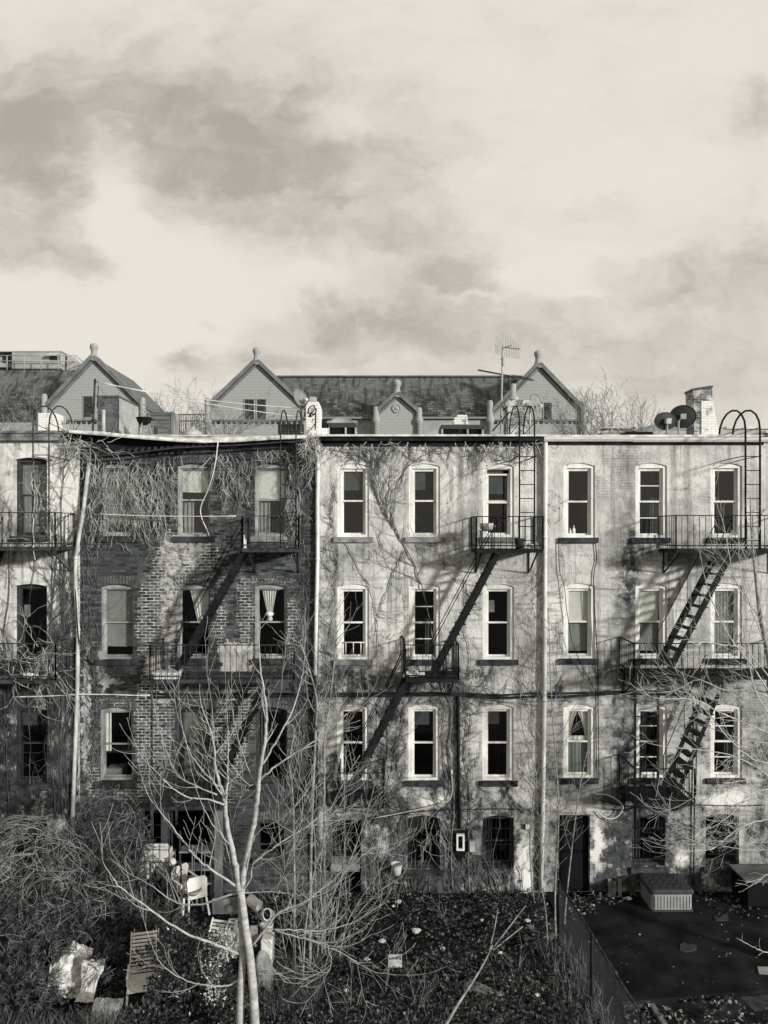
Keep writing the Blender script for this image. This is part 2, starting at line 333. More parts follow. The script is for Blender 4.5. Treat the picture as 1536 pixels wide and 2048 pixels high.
# slate and shingle roofs far behind
m, g = newmat('shingle'); p = pos(g); x, y, z = g.xyz(p)
bt = g.n('ShaderNodeTexBrick'); bt.inputs['Scale'].default_value = 1.0
g.put(bt.inputs['Vector'], g.vec(x, g.mul(z, 1.0), 0.0)); bt.inputs['Brick Width'].default_value = .42; bt.inputs['Row Height'].default_value = .19
bt.inputs['Mortar Size'].default_value = .02; bt.inputs['Color1'].default_value = grey(.02); bt.inputs['Color2'].default_value = grey(.17); bt.inputs['Mortar'].default_value = grey(.012); bt.inputs['Bias'].default_value = -.2
n = g.noise(g.vec(x, 0.0, g.mul(z, .8)), .5, 6, .65); n2 = g.noise(g.vec(g.mul(x, 2.2), 0.0, g.mul(z, .7)), 1.2, 5, .6)
c = g.mix(g.rng(g.mad(z, .10, n), 2.12, 2.5, 0, .8), bt.outputs[0], g.mix(bt.outputs[0], grey(.12), grey(.30)))
c = g.mix(g.rng(n2, .46, .62, 0, .8), c, grey(.022))
finish(g, c, .85, bt.outputs[1], .4, .02, spec=.2)
simple('shingle_side', .12, .85, .25, 2)
# ------------------------------------------------------------------ mesh helpers
ROOT = {}
def thing(name, loc, label, cat, group=None, kind=None):
    o = bpy.data.objects.new(name, None); COL.objects.link(o); o.location = loc; o.empty_display_size = .3
    tag(o, label, cat, group, kind); return o
def tag(o, label, cat, group=None, kind=None):
    o['label'] = label; o['category'] = cat
    if group: o['group'] = group
    if kind: o['kind'] = kind
    return o
def origin(o):
    v = Vector((0, 0, 0))
    while o is not None: v += o.location; o = o.parent
    return v
class MB:
    def __init__(s): s.v = []; s.f = []; s.mi = []; s.cur = 0; s.sm = []; s.smooth = False
    def add(s, vs, fs):
        b = len(s.v); s.v.extend(tuple(q) for q in vs)
        for f in fs: s.f.append(tuple(b + i for i in f)); s.mi.append(s.cur); s.sm.append(s.smooth)
    def box(s, x0, x1, y0, y1, z0, z1):
        s.add([(x0, y0, z0), (x1, y0, z0), (x1, y1, z0), (x0, y1, z0), (x0, y0, z1), (x1, y0, z1), (x1, y1, z1), (x0, y1, z1)],
              [(0, 3, 2, 1), (4, 5, 6, 7), (0, 1, 5, 4), (1, 2, 6, 5), (2, 3, 7, 6), (3, 0, 4, 7)])
    def obox(s, c, ax, ay, az):
        """oriented box: centre and three half-axis vectors"""
        c, ax, ay, az = Vector(c), Vector(ax), Vector(ay), Vector(az)
        vs = [c + ax * i + ay * j + az * k for k in (-1, 1) for (i, j) in ((-1, -1), (1, -1), (1, 1), (-1, 1))]
        s.add(vs, [(0, 3, 2, 1), (4, 5, 6, 7), (0, 1, 5, 4), (1, 2, 6, 5), (2, 3, 7, 6), (3, 0, 4, 7)])
    def bar(s, p, q, w, h, up=(0, 0, 1)):
        p, q = Vector(p), Vector(q); d = q - p; L = d.length
        if L < 1e-6: return
        d /= L; up = Vector(up)
        if abs(d.dot(up)) > .98: up = Vector((0, 1, 0)) if abs(d.y) < .9 else Vector((1, 0, 0))
        sx = d.cross(up).normalized(); sz = sx.cross(d).normalized()
        s.obox((p + q) / 2, d * L / 2, sx * w / 2, sz * h / 2)
    def prism(s, pts, y0, y1):
        """outline in x,z extruded from y0 to y1"""
        n = len(pts); vs = [(a, y0, b) for a, b in pts] + [(a, y1, b) for a, b in pts]
        s.add(vs, [tuple(range(n)), tuple(range(2 * n - 1, n - 1, -1))] + [((i + 1) % n, i, i + n, (i + 1) % n + n) for i in range(n)])
    def tube(s, pts, r, n=5, cap=True):
        pts = [Vector(q) for q in pts]; m = len(pts)
        if m < 2: return
        rs = r if isinstance(r, (list, tuple)) else [r] * m
        vs = []; a = None
        for i, q in enumerate(pts):
            d = (pts[min(i + 1, m - 1)] - pts[max(i - 1, 0)])
            if d.length < 1e-9: d = Vector((0, 0, 1))
            d.normalize()
            if a is None: a = d.orthogonal().normalized()
            else:
                a = a - d * a.dot(d)
                a = d.orthogonal().normalized() if a.length < 1e-4 else a.normalized()
            b = d.cross(a)
            for k in range(n):
                t = 2 * math.pi * k / n; w = q + (a * math.cos(t) + b * math.sin(t)) * rs[i]; vs.append((w.x, w.y, w.z))
        fs = [(i * n + k, i * n + (k + 1) % n, (i + 1) * n + (k + 1) % n, (i + 1) * n + k) for i in range(m - 1) for k in range(n)]
        if cap: fs += [tuple(range(n - 1, -1, -1)), tuple((m - 1) * n + k for k in range(n))]
        sm = s.smooth; s.smooth = True; s.add(vs, fs); s.smooth = sm
    def lathe(s, c, prof, n=16, axis=(0, 0, 1)):
        """profile of (radius, height) turned about axis through c"""
        ax = Vector(axis).normalized(); a = ax.orthogonal().normalized(); b = ax.cross(a); c = Vector(c); vs = []
        for r, h in prof:
            for k in range(n):
                t = 2 * math.pi * k / n; vs.append(c + ax * h + (a * math.cos(t) + b * math.sin(t)) * r)
        m = len(prof)
        fs = [(i * n + k, i * n + (k + 1) % n, (i + 1) * n + (k + 1) % n, (i + 1) * n + k) for i in range(m - 1) for k in range(n)]
        fs += [tuple(range(n - 1, -1, -1)), tuple((m - 1) * n + k for k in range(n))]
        sm = s.smooth; s.smooth = True; s.add(vs, fs); s.smooth = sm
    def quad(s, a, b, c, d): s.add([a, b, c, d], [(0, 1, 2, 3)])
    def build(s, name, mats, parent=None, bevel=0.0):
        off = origin(parent) if parent is not None else Vector((0, 0, 0))
        me = bpy.data.meshes.new(name)
        me.from_pydata([(a - off.x, b - off.y, c - off.z) for a, b, c in s.v], [], s.f)
        for mn in ([mats] if isinstance(mats, str) else mats): me.materials.append(MATS[mn])
        me.polygons.foreach_set('material_index', s.mi); me.polygons.foreach_set('use_smooth', s.sm)
        me.update()
        o = bpy.data.objects.new(name, me); COL.objects.link(o)
        if parent is not None: o.parent = parent
        if bevel:
            md = o.modifiers.new('bevel', 'BEVEL'); md.width = bevel; md.segments = 2; md.limit_method = 'ANGLE'
        return o
def solo(mb, name, mats, label, cat, group=None, kind=None, bevel=0.0):
    """a thing that is one mesh, its origin at its base"""
    cx = sum(q[0] for q in mb.v) / len(mb.v); cy = sum(q[1] for q in mb.v) / len(mb.v); z0 = min(q[2] for q in mb.v)
    loc = Vector((cx, cy, z0))
    mb.v = [(a - cx, b - cy, c - z0) for a, b, c in mb.v]
    o = mb.build(name, mats, None, bevel); o.location = loc
    return tag(o, label, cat, group, kind)
def catmull(pts, k=4):
    pts = [Vector(q) for q in pts]
    if len(pts) < 3: return pts
    q = [pts[0] * 2 - pts[1]] + pts + [pts[-1] * 2 - pts[-2]]; out = []
    for i in range(1, len(q) - 2):
        a, b, c, d = q[i - 1], q[i], q[i + 1], q[i + 2]
        for j in range(k):
            t = j / k; out.append(.5 * ((2 * b) + (c - a) * t + (2 * a - 5 * b + 4 * c - d) * t * t + (3 * b - a - 3 * c + d) * t ** 3))
    out.append(pts[-1]); return out
def arc_head(x0, x1, zc, rise, n=10):
    """segmental arch from right spring to left spring"""
    return [(x1 + (x0 - x1) * i / n, zc - rise + rise * (1 - (2 * i / n - 1) ** 2)) for i in range(n + 1)]

def wall_mesh(outline, holes, y0, thick):
    """wall with openings: outline and holes as x,z loops; front face at y0"""
    cu = bpy.data.curves.new('wall', 'CURVE'); cu.dimensions = '2D'; cu.fill_mode = 'BOTH'; cu.extrude = thick / 2
    for loop in [outline] + holes:
        sp = cu.splines.new('POLY'); sp.points.add(len(loop) - 1); sp.use_cyclic_u = True
        for q, (a, b) in zip(sp.points, loop): q.co = (a, b, 0, 1)
    o = bpy.data.objects.new('wall', cu); COL.objects.link(o)
    dg = bpy.context.evaluated_depsgraph_get()
    me = bpy.data.meshes.new_from_object(o.evaluated_get(dg)); bpy.data.objects.remove(o)
    mb = MB()
    mb.add([(q.co.x, y0 + thick / 2 - q.co.z, q.co.y) for q in me.vertices], [tuple(p.vertices) for p in me.polygons])
    return mb

# ------------------------------------------------------------------ row houses
ROOFZ = 11.45
def curtain_mesh(x0, x1, z0, z1, y, folds, pinch=None):
    mb = MB(); mb.smooth = True; nx, nz = 20, 10; vs = []
    for j in range(nz + 1):
        t = j / nz
        for i in range(nx + 1):
            s = i / nx; xx = x0 + (x1 - x0) * s
            if pinch: k, cx = pinch(t); xx = cx + (xx - cx) * k
            vs.append((xx, y + .018 * math.sin(s * folds * 6.283) , z1 + (z0 - z1) * t))
    mb.add(vs, [(j * (nx + 1) + i, j * (nx + 1) + i + 1, (j + 1) * (nx + 1) + i + 1, (j + 1) * (nx + 1) + i) for j in range(nz) for i in range(nx)])
    return mb

def window(house, holes, a, b, top, bot, style, content='', sill=(8, 8, 11), meet=.5, arch=None, wname='window', over=0):
    """one sash window, a..b and top..bot in photograph pixels on the facade plane"""
    x0, x1, zt, zb = X(a), X(b), Z(top), Z(bot)
    rise = .075 if arch is None else arch
    holes.append([(x0, zb), (x1, zb)] + arc_head(x0, x1, zt, rise))
    fm = {'white': 'white_paint', 'wood': 'grey_frame', 'dark': 'dark_frame', 'bare': 'dark_frame'}[style]
    yf = {'white': .035, 'wood': .09, 'dark': .15, 'bare': .14}[style]        # recess of the casing behind the wall face
    cw = {'white': .085, 'wood': .055, 'dark': .07, 'bare': .05}[style]
    c = MB()
    c.box(x0, x0 + cw, yf, yf + .16, zb, zt - rise); c.box(x1 - cw, x1, yf, yf + .16, zb, zt - rise)
    zi = zt - rise - .05
    c.prism([(x0 + cw, zi), (x1 - cw, zi), (x1 - cw, zt - rise)] + [q for q in arc_head(x0, x1, zt, rise) if x0 + cw < q[0] < x1 - cw] + [(x0 + cw, zt - rise)], yf, yf + .16)
    c.prism([(x1 - cw, zt - rise), (x1, zt - rise)] + [q for q in arc_head(x0, x1, zt, rise) if q[0] >= x1 - cw], yf + .001, yf + .159)
    c.prism([(x0, zt - rise), (x0 + cw, zt - rise)] + [q for q in arc_head(x0, x1, zt, rise) if q[0] <= x0 + cw][::1], yf + .001, yf + .159)
    c.box(x0 + cw, x1 - cw, yf, yf + .16, zb, zb + .06)
    # inner stop, a second step of the frame
    s0, s1, st, sb = x0 + cw, x1 - cw, zi, zb + .06
    if style == 'white':
        k = .025
        c.box(s0, s0 + k, yf + .05, yf + .15, sb, st); c.box(s1 - k, s1, yf + .05, yf + .15, sb, st); c.box(s0 + k, s1 - k, yf + .05, yf + .15, st - k, st)
        s0 += k; s1 -= k; st -= k
    w = c.build(wname, fm, house)
    zm = sb + (st - sb) * (1 - meet)
    sw = .042 if style == 'white' else .035
    def sash(za, zc, y):
        q = MB()
        q.box(s0, s0 + sw, y, y + .035, za, zc); q.box(s1 - sw, s1, y, y + .035, za, zc)
        q.box(s0 + sw, s1 - sw, y, y + .035, za, za + sw); q.box(s0 + sw, s1 - sw, y, y + .035, zc - sw, zc)
        if content == 'bars4' : q.box(s0 + sw, s1 - sw, y + .004, y + .03, (za + zc) / 2 - .012, (za + zc) / 2 + .012)
        q.build('sash', fm, w)
        g_ = MB(); g_.box(s0 + sw, s1 - sw, y + .014, y + .018, za + sw, zc - sw); g_.build('pane', 'glass', w)
    op = .0
    if content == 'open': op = .10
    sash(zm - sw / 2 - op * .4, st - op, yf + .065); sash(sb, zm + sw / 2, yf + .105)
    yb = yf + .145
    mid = (s0 + s1) / 2; ww = s1 - s0
    if content in ('shade', 'shade2', 'shade_full', 'shade_low'):
        fr = {'shade': .36, 'shade2': .46, 'shade_full': .60, 'shade_low': .86}[content]
        q = MB(); zz = st - (st - sb) * fr
        q.box(s0 - .02, s1 + .02, yb, yb + .004, zz, st); q.tube([(s0 - .02, yb + .002, zz), (s1 + .02, yb + .002, zz)], .012)
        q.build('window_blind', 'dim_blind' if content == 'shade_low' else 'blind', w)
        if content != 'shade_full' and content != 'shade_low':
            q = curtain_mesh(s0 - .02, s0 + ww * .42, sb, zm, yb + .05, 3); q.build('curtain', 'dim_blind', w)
    elif content == 'knot':
        q = curtain_mesh(mid - .25, mid + .12, zm + .24, st, yb, 5, lambda t: (1 - .62 * t, mid - .06))
        q.smooth = True; q.lathe((mid - .06, yb, zm + .2), [(.02, -.07), (.085, -.05), (.11, 0), (.08, .05), (.03, .07)], 9)
        q.lathe((mid - .05, yb, zm + .08), [(.05, -.06), (.07, -.02), (.05, .04), (.03, .07)], 8); q.build('curtain', 'curtain', w)
    elif content == 'tied':
        q = curtain_mesh(mid - .15, s1, zm - .05, st, yb, 5, lambda t: (1 - .55 * t, s1 - .12))
        q.lathe((s1 - .13, yb, zm + .1), [(.02, -.09), (.1, -.05), (.12, 0), (.08, .06), (.02, .1)], 9); q.build('curtain', 'curtain', w)
    elif content == 'split':      # two pale curtains drawn apart at the bottom with a lace hem
        zq = zm + .08
        q = curtain_mesh(s0, mid - .02, zq, st, yb, 3, lambda t: (1 - .75 * max(0, t - .18) ** .6, s0)); q.build('curtain', 'curtain', w)
        q = curtain_mesh(mid + .02, s1, zq, st, yb, 3, lambda t: (1 - .75 * max(0, t - .18) ** .6, s1)); q.build('curtain', 'curtain', w)
        q = curtain_mesh(s0, s1, zm + .02, zm + .12, yb + .01, 5); q.build('curtain', 'curtain', w)
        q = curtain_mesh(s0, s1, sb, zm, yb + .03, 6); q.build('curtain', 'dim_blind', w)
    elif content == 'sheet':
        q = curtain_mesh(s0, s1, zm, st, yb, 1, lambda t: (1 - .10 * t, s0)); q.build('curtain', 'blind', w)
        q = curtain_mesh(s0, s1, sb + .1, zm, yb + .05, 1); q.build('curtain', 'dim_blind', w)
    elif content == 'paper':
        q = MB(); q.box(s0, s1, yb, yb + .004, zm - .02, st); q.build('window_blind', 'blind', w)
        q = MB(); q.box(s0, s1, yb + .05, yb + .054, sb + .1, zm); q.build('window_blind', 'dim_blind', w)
    elif content == 'guard':
        q = MB()
        for i in range(3): q.tube([(s0 + ww * (i + .5) / 3, yf + .02, sb), (s0 + ww * (i + .5) / 3, yf + .02, sb + .36)], .012)
        q.tube([(s0, yf + .02, sb + .36), (s1, yf + .02, sb + .36)], .014); q.build('window_guard', 'grey_frame' if style == 'wood' else 'white_paint', w)
    elif content == 'table':
        q = MB(); q.box(s0, s0 + ww * .55, yb + .05, yb + .5, sb - .1, sb + .16); q.lathe((mid + .05, yb + .6, sb + .5), [(.04, 0), (.05, .1), (.045, .3), (.035, .34)], 10)
        q.box(s0 - .1, s1 + .1, yb + .5, yb + 1.3, sb + .44, sb + .5); q.build('furniture', 'furniture', w)
        q = curtain_mesh(s0 - .05, s0 + .16, zm - .2, st, yb, 2); q.build('curtain', 'curtain', w)
    elif content == 'card':
        q = MB(); q.box(s0 + .05, s0 + .2, yb, yb + .006, zm + .25, zm + .55); q.build('card', 'dim_blind', w)
    elif content == 'lace':
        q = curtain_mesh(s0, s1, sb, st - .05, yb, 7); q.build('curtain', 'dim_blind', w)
    elif content == 'pot':
        q = MB()
        for i, (h, r_) in enumerate(((.16, .03), (.22, .04), (.10, .035))):
            q.lathe((s0 + .1 + i * .09 + (.28 if i == 2 else 0), yb, sb + .02), [(r_, 0), (r_, h * .6), (r_ * .45, h * .72), (r_ * .5, h)], 8)
        q.build('bottle', 'curtain', w)
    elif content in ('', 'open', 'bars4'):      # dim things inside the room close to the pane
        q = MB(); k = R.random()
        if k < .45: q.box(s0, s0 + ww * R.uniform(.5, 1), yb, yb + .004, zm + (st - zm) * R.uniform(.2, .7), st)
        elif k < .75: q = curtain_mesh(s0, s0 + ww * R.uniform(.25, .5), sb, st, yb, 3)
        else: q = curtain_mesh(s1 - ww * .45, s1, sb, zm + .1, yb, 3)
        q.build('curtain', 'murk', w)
    if sill:
        l, r_, h = sill
        q = MB(); q.box(X(a - l), X(b + r_), -.075, .12, Z(bot + h), Z(bot) - .002)
        q.build('sill', 'stone_sill' if style == 'wood' and over else ('dark_sill' if over != 2 else 'stone_sill'), w, .008)
    return w

def house_body(h, px0, px1, zr=ROOFZ, depth=11.5, side='stucco_plain'):
    x0, x1 = X(px0), X(px1)
    q = MB()                                    # party walls and street front
    q.box(x0 + .002, x0 + .2, .302, depth, 0, zr); q.box(x1 - .2, x1 - .002, .302, depth, 0, zr); q.box(x0 + .2, x1 - .2, depth - .3, depth, 0, zr)
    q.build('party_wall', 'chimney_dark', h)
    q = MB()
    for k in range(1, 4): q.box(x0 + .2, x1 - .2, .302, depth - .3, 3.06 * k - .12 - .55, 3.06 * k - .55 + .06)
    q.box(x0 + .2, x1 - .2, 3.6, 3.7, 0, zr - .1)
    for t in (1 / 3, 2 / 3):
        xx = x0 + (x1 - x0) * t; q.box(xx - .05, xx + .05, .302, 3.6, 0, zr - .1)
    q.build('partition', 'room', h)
    q = MB(); q.add([(x0, -.02, zr), (x1, -.02, zr), (x1, depth, zr + .2), (x0, depth, zr + .2), (x0, -.02, zr + .05), (x1, -.02, zr + .05), (x1, depth, zr + .25), (x0, depth, zr + .25)],
          [(0, 3, 2, 1), (4, 5, 6, 7), (0, 1, 5, 4), (1, 2, 6, 5), (2, 3, 7, 6), (3, 0, 4, 7)])
    return q.build('roof', 'white_tar', h)

def brick_arch(w, a, b, top, rise=.075):
    """a soldier course of bricks over an opening"""
    q = MB(); x0, x1, zt = X(a), X(b), Z(top); n = 13
    for row in range(2):
        for i in range(n):
            t = (i + .5) / n; xx = x0 - .1 + (x1 - x0 + .2) * t; s = 2 * t - 1
            zz = zt - rise + rise * (1 - s * s) + .055 + row * .115
            ang = -s * .30; ax = Vector((math.cos(ang), 0, math.sin(ang))); az = Vector((-math.sin(ang), 0, math.cos(ang)))
            q.obox((xx, .004 + .002 * (i % 2), zz), ax * .026, Vector((0, .012, 0)), az * .047)
    return q.build('brick_arch', 'chimney_dark', w)

def rect_loop(px0, px1, zr): return [(X(px0), 0), (X(px1), 0), (X(px1), zr), (X(px0), zr)]

def bars(w, a, b, top, bot, nx, nz, y=-.02):
    q = MB(); x0, x1, z0, z1 = X(a), X(b), Z(bot), Z(top)
    for i in range(nx): xx = x0 + (x1 - x0) * (i + .5) / nx; q.tube([(xx, y, z0), (xx, y, z1)], .009, 4)
    for j in range(nz): zz = z0 + (z1 - z0) * (j + .5) / nz; q.box(x0 - .02, x1 + .02, y - .006, y + .016, zz - .012, zz + .012)
    return q.build('window_guard', 'iron', w)

# --- left house
hA = thing('row_house', (X(-60), 0, 0), 'row house at the left edge with white vine-covered stucco and deep dark windows', 'house')
holes = []
for (cx0, cx1) in ((28, 94), (-115, -49), (-250, -184)):
    window(hA, holes, cx0, cx1, 915, 1072, 'dark', 'lace', (8, 2, 11), .45, .06)
    window(hA, holes, cx0, cx1, 1168, 1318, 'dark', 'card', (8, 2, 10), .58, .06)
    window(hA, holes, cx0, cx1, 1416, 1567, 'dark', '', (6, 2, 13), .48, .06)
    window(hA, holes, cx0, cx1, 1635, 1745, 'bare', '', (6, 4, 10))
wall_mesh(rect_loop(-290, 160, Z(871)), holes, 0, .3).build('wall', 'stucco_white', hA)
rf = house_body(hA, -290, 160)
q = MB(); q.box(X(-290), X(138), -.16, -.002, Z(882), Z(868)); q.box(X(-290), X(150), -.2, .3, Z(867.8), Z(863)); q.build('cornice', 'stone_sill', hA)
q = MB(); q.box(X(76, 1.2), X(110, 1.2), 1.2, 1.9, ROOFZ, Z(826, 1.2)); q.build('chimney', 'chimney_white', hA)

# --- brick house
hB = thing('row_house', (X(400), 0, 0), 'dark brick row house with stripped mortar patches and a sagging torn cornice', 'house')
holes = []
ws = []
ws.append((window(hB, holes, 204, 266, 926, 1072, 'wood', 'shade_low', (8, 10, 12), .55, over=0), 204, 266, 926))
ws.append((window(hB, holes, 354, 420, 926, 1073, 'wood', 'shade', (8, 10, 11), .48, over=0), 354, 420, 926))
ws.append((window(hB, holes, 509, 574, 926, 1073, 'wood', 'shade2', (8, 10, 11), .48, over=2), 509, 574, 926))
ws.append((window(hB, holes, 201, 268, 1168, 1319, 'wood', 'shade_low', (9, 5, 11), .5), 201, 268, 1168))
ws.append((window(hB, holes, 354, 420, 1168, 1318, 'wood', 'tied', (9, 5, 11), .5), 354, 420, 1168))
ws.append((window(hB, holes, 509, 574, 1168, 1318, 'wood', 'knot', (9, 5, 11), .5), 509, 574, 1168))
ws.append((window(hB, holes, 199, 266, 1415, 1562, 'wood', 'table', (8, 6, 14), .5), 199, 266, 1415))
ws.append((window(hB, holes, 355, 420, 1415, 1566, 'bare', 'lace', (9, 5, 11), .5), 355, 420, 1415))
ws.append((window(hB, holes, 510, 574, 1415, 1566, 'bare', '', (9, 5, 11), .5), 510, 574, 1415))
ws.append((window(hB, holes, 511, 568, 1640, 1715, 'bare', '', (6, 6, 9), .75), 511, 568, 1640))
for w, a, b, t in ws: brick_arch(w, a, b, t)
holes.append([(X(282), 0.02), (X(420), 0.02), (X(420), Z(1622)), (X(282), Z(1622))])
wall_mesh(rect_loop(160, 637, Z(876)), holes, 0, .3).build('wall', 'old_brick', hB)
rf = house_body(hB, 160, 637)
# sagging torn cornice: soffit board hanging from its right end, roof edge curling over it
top = [(138, 866), (200, 870), (280, 877), (350, 884), (410, 888), (470, 884), (540, 879), (612, 876)]
low = [(150, 886), (200, 912), (280, 905), (350, 896), (410, 893), (470, 891), (540, 886), (612, 882)]
q = MB(); q.smooth = True
vs = []
for (a, b) in top: vs += [tuple(P(a, 869, .1)), tuple(P(a, b - 6 + 1.5 * math.sin(a), -.42)), tuple(P(a, b - 1 + 2 * math.sin(a * .7), -.45)), tuple(P(a, b, -.1))]
q.add(vs, [(i * 4 + k, i * 4 + (k + 1) % 4, i * 4 + 4 + (k + 1) % 4, i * 4 + 4 + k) for i in range(len(top) - 1) for k in range(4)])
q.build('roof_edge', 'white_tar', hB)
q = MB()
for i in range(len(low) - 1):
    if i == 0: continue
    a, b = P(*low[i], -.40), P(*low[i + 1], -.40); q.bar(a, b, .03, .10, (0, -1, 0)); q.bar(a + Vector((0, .25, .06)), b + Vector((0, .25, .05)), .2, .03, (0, 0, 1))
for i in range(1, 30):
    xx = 205 + i * 13; zz = 911 - (xx - 200) * .075; q.bar(P(xx, zz - 5, -.33), P(xx + 5, zz - 10, .0), .05, .05)
q.build('cornice', 'dark_wood', hB)
q = MB()
vs = []
for (a, b), (c, d) in zip(top, low): vs += [tuple(P(a, b + 1, -.12)), tuple(P(a, max(d, b + 6) - 2, -.06))]
q.add(vs, [(i * 2, i * 2 + 1, i * 2 + 3, i * 2 + 2) for i in range(len(top) - 1)]); q.build('void_sheet', 'tar', hB)  # black sheet standing in for the shaded hollow under the torn roof edge
q = MB(); x0, x1 = X(195, 2.0), X(236, 2.0); q.box(x0, x1, 2.0, 3.6, ROOFZ, Z(794, 2)); q.box(x0 - .03, x1 + .03, 1.97, 3.63, Z(794, 2), Z(791, 2)); ch = q.build('chimney', 'chimney_dark', hB)
q = MB(); q.box(x1 - .001 + .03, x1 + .05, 1.98, 3.6, ROOFZ, Z(796, 2)); q.build('pale_side', 'sandstone_pale', ch)  # paler slab over the right side of the stack
q = MB(); q.tube([P(207, 872, 1.4), P(207, 820, 1.4)], .05, 8); q.build('vent_pipe', 'galvanised', hB)
q = MB(); q.lathe(P(386, 876, 1.2), [(.34, 0), (.34, .12), (.25, .18), (.08, .25), (.08, .3)], 4); q.build('roof_vent', 'galvanised', hB)
q = MB(); q.tube([P(312, 875, 1.0), P(312, 855, 1.0)], .05, 8); q.build('vent_pipe', 'dark_wood', hB)
# white graffitied chimney on the party wall
q = MB(); y = .6
o_ = [(612, 880), (611, 812), (616, 803), (637, 803), (641, 815), (641, 880)]
q.prism([(X(a, y), Z(b, y)) for a, b in o_][::-1], y, y + .55); ch = q.build('chimney', 'chimney_white', hB, .02)
q = MB(); q.box(X(619, .8), X(632, .8), .75, 1.0, Z(803, .8), Z(794, .8)); q.build('chimney_pot', 'clay', ch)
q = MB()   # sprayed tag
def spray(pts, r=.013): q.tube([P(590 + a / 10.24, 760 + b / 10.24, y - .004) for a, b in catmull([Vector((m_[0], m_[1], 0)) for m_ in pts], 4) for a, b in [(a, b)]] if False else [P(590 + w.x / 10.24, 760 + w.y / 10.24, y - .004) for w in catmull([Vector((m_[0], m_[1], 0)) for m_ in pts], 4)], r, 4)
spray([(410, 575), (395, 525), (340, 530), (285, 590), (275, 660), (310, 690), (370, 650), (425, 580), (432, 640), (400, 690), (350, 690), (340, 660), (370, 650)])
spray([(275, 755), (320, 700), (345, 665), (310, 760), (360, 720), (400, 700), (425, 700), (415, 1020)], .014)
spray([(385, 795), (345, 850)], .01); spray([(415, 890), (340, 1000), (350, 1010)], .01)
q.build('graffiti', 'black_paint', ch)

# --- cream house
hC = thing('row_house', (X(860), 0, 0), 'pale stained stucco row house in the middle with white windows and a dark eave', 'house')
holes = []
S = (8, 8, 11)
for i, (a, b) in enumerate(((675, 738), (818, 880), (966, 1028))):
    window(hC, holes, a, b, 927, 1074, 'white', ('', '', 'open')[i], S, .48, over=2)
    window(hC, holes, a, b, 1168, 1319, 'white', ('guard', 'bars4', 'card')[i], S, .49, over=0 if i else 2)
    window(hC, holes, a - 1, b - 1, 1409, 1561, 'white', ('card', '', '')[i], S, .49)
for (a, b, sl) in ((815, 880, S), (965, 1028, None)):
    w = window(hC, holes, a, b, 1631, 1739, 'bare', '', sl, .5); bars(w, a + 3, b - 3, 1640, 1736, 6, 3)
holes.append([(X(664), 0.02), (X(722), 0.02), (X(722), Z(1640)), (X(664), Z(1640))])
wall_mesh(rect_loop(637, 1088, Z(876)), holes, 0, .3).build('wall', 'stucco_cream', hC)
q = MB(); q.box(X(664), X(722), .2, .26, .02, Z(1640)); d_ = q.build('door', 'door_dark', hC)
q = MB(); q.box(X(664), X(720), -.35, .15, Z(1731), Z(1717)); q.build('step_board', 'stone_sill', d_)
rf = house_body(hC, 637, 1088)
q = MB(); q.box(X(640), X(1084), -.26, -.004, Z(884), Z(876)); q.box(X(640), X(1084), -.12, -.004, Z(890.5), Z(884.2)); q.build('cornice', 'tar', hC)
q = MB(); q.box(X(640), X(1086), -.34, .25, Z(875.8), Z(872)); q.build('roof_edge', 'white_tar', hC)
def hatch(px0, px1, pt, y, par, lid=10):
    q = MB(); x0, x1 = X(px0, y), X(px1, y); q.box(x0 + .04, x1 - .04, y, y + .9, ROOFZ, Z(pt + lid, y)); h = q.build('roof_hatch', 'black_paint', par)
    q = MB(); q.box(x0, x1, y - .06, y + .95, Z(pt + lid, y) + .002, Z(pt, y)); q.build('lid', 'resin_dark', h, .01)
    q = MB()
    for t in ((.02, .62, .97) if lid < 11 else (.06, .94)): xx = x0 + (x1 - x0) * t; q.tube([(xx, y - .05, ROOFZ), (xx, y - .05, Z(pt + lid, y))], .03, 5)
    q.build('post', 'galvanised', h)
    return h
hatch(656, 713, 846, 1.0, hC); hatch(882, 967, 850, 1.2, hC, 9)
q = MB(); y = .9; q.box(X(1016, y), X(1054, y), y, y + .75, ROOFZ, Z(812, y)); q.box(X(1012, y), X(1062, y), y - .03, y + .78, Z(812, y) + .002, Z(801, y)); ch = q.build('chimney', 'chimney_brick', hC)
q = MB(); q.lathe(Vector((X(1028, 1.2), 1.3, Z(801, 1.2))), [(.13, 0), (.13, .1), (.075, .101), (.075, .45), (.06, .46)], 10); q.build('chimney_pot', 'clay', ch)

# --- grey house
hD = thing('row_house', (X(1310), 0, 0), 'grey stucco row house right of centre with white windows and a pale gutter', 'house')
holes = []
S = (10, 6, 11)
cont = (('pot', '', ''), ('paper', 'sheet', 'lace'), ('split', 'bars4', 'bars4'))
for j, (tp, bt_) in enumerate(((926, 1075), (1167, 1317), (1409, 1556))):
    for i, (a, b) in enumerate(((1127, 1190), (1271, 1334), (1421, 1484))):
        window(hD, holes, a, b, tp, bt_, 'white', 'open' if (i, j) == (0, 0) and False else ('bars4' if (i, j) == (1, 0) else cont[j][i]), S, .49)
w = window(hD, holes, 1264, 1331, 1629, 1734, 'bare', '', (4, 4, 12), .5); bars(w, 1268, 1328, 1640, 1732, 5, 3)
w = window(hD, holes, 1411, 1478, 1628, 1733, 'bare', '', (6, 2, 10), .5); bars(w, 1415, 1474, 1640, 1730, 6, 2)
holes.append([(X(1118), 0.02), (X(1180), 0.02), (X(1180), Z(1630)), (X(1118), Z(1630))])
wall_mesh(rect_loop(1088, 1531, Z(876)), holes, 0, .3).build('wall', 'stucco_grey', hD)
q = MB(); q.box(X(1118), X(1180), .14, .2, .02, Z(1630)); d_ = q.build('door', 'door_dark', hD)
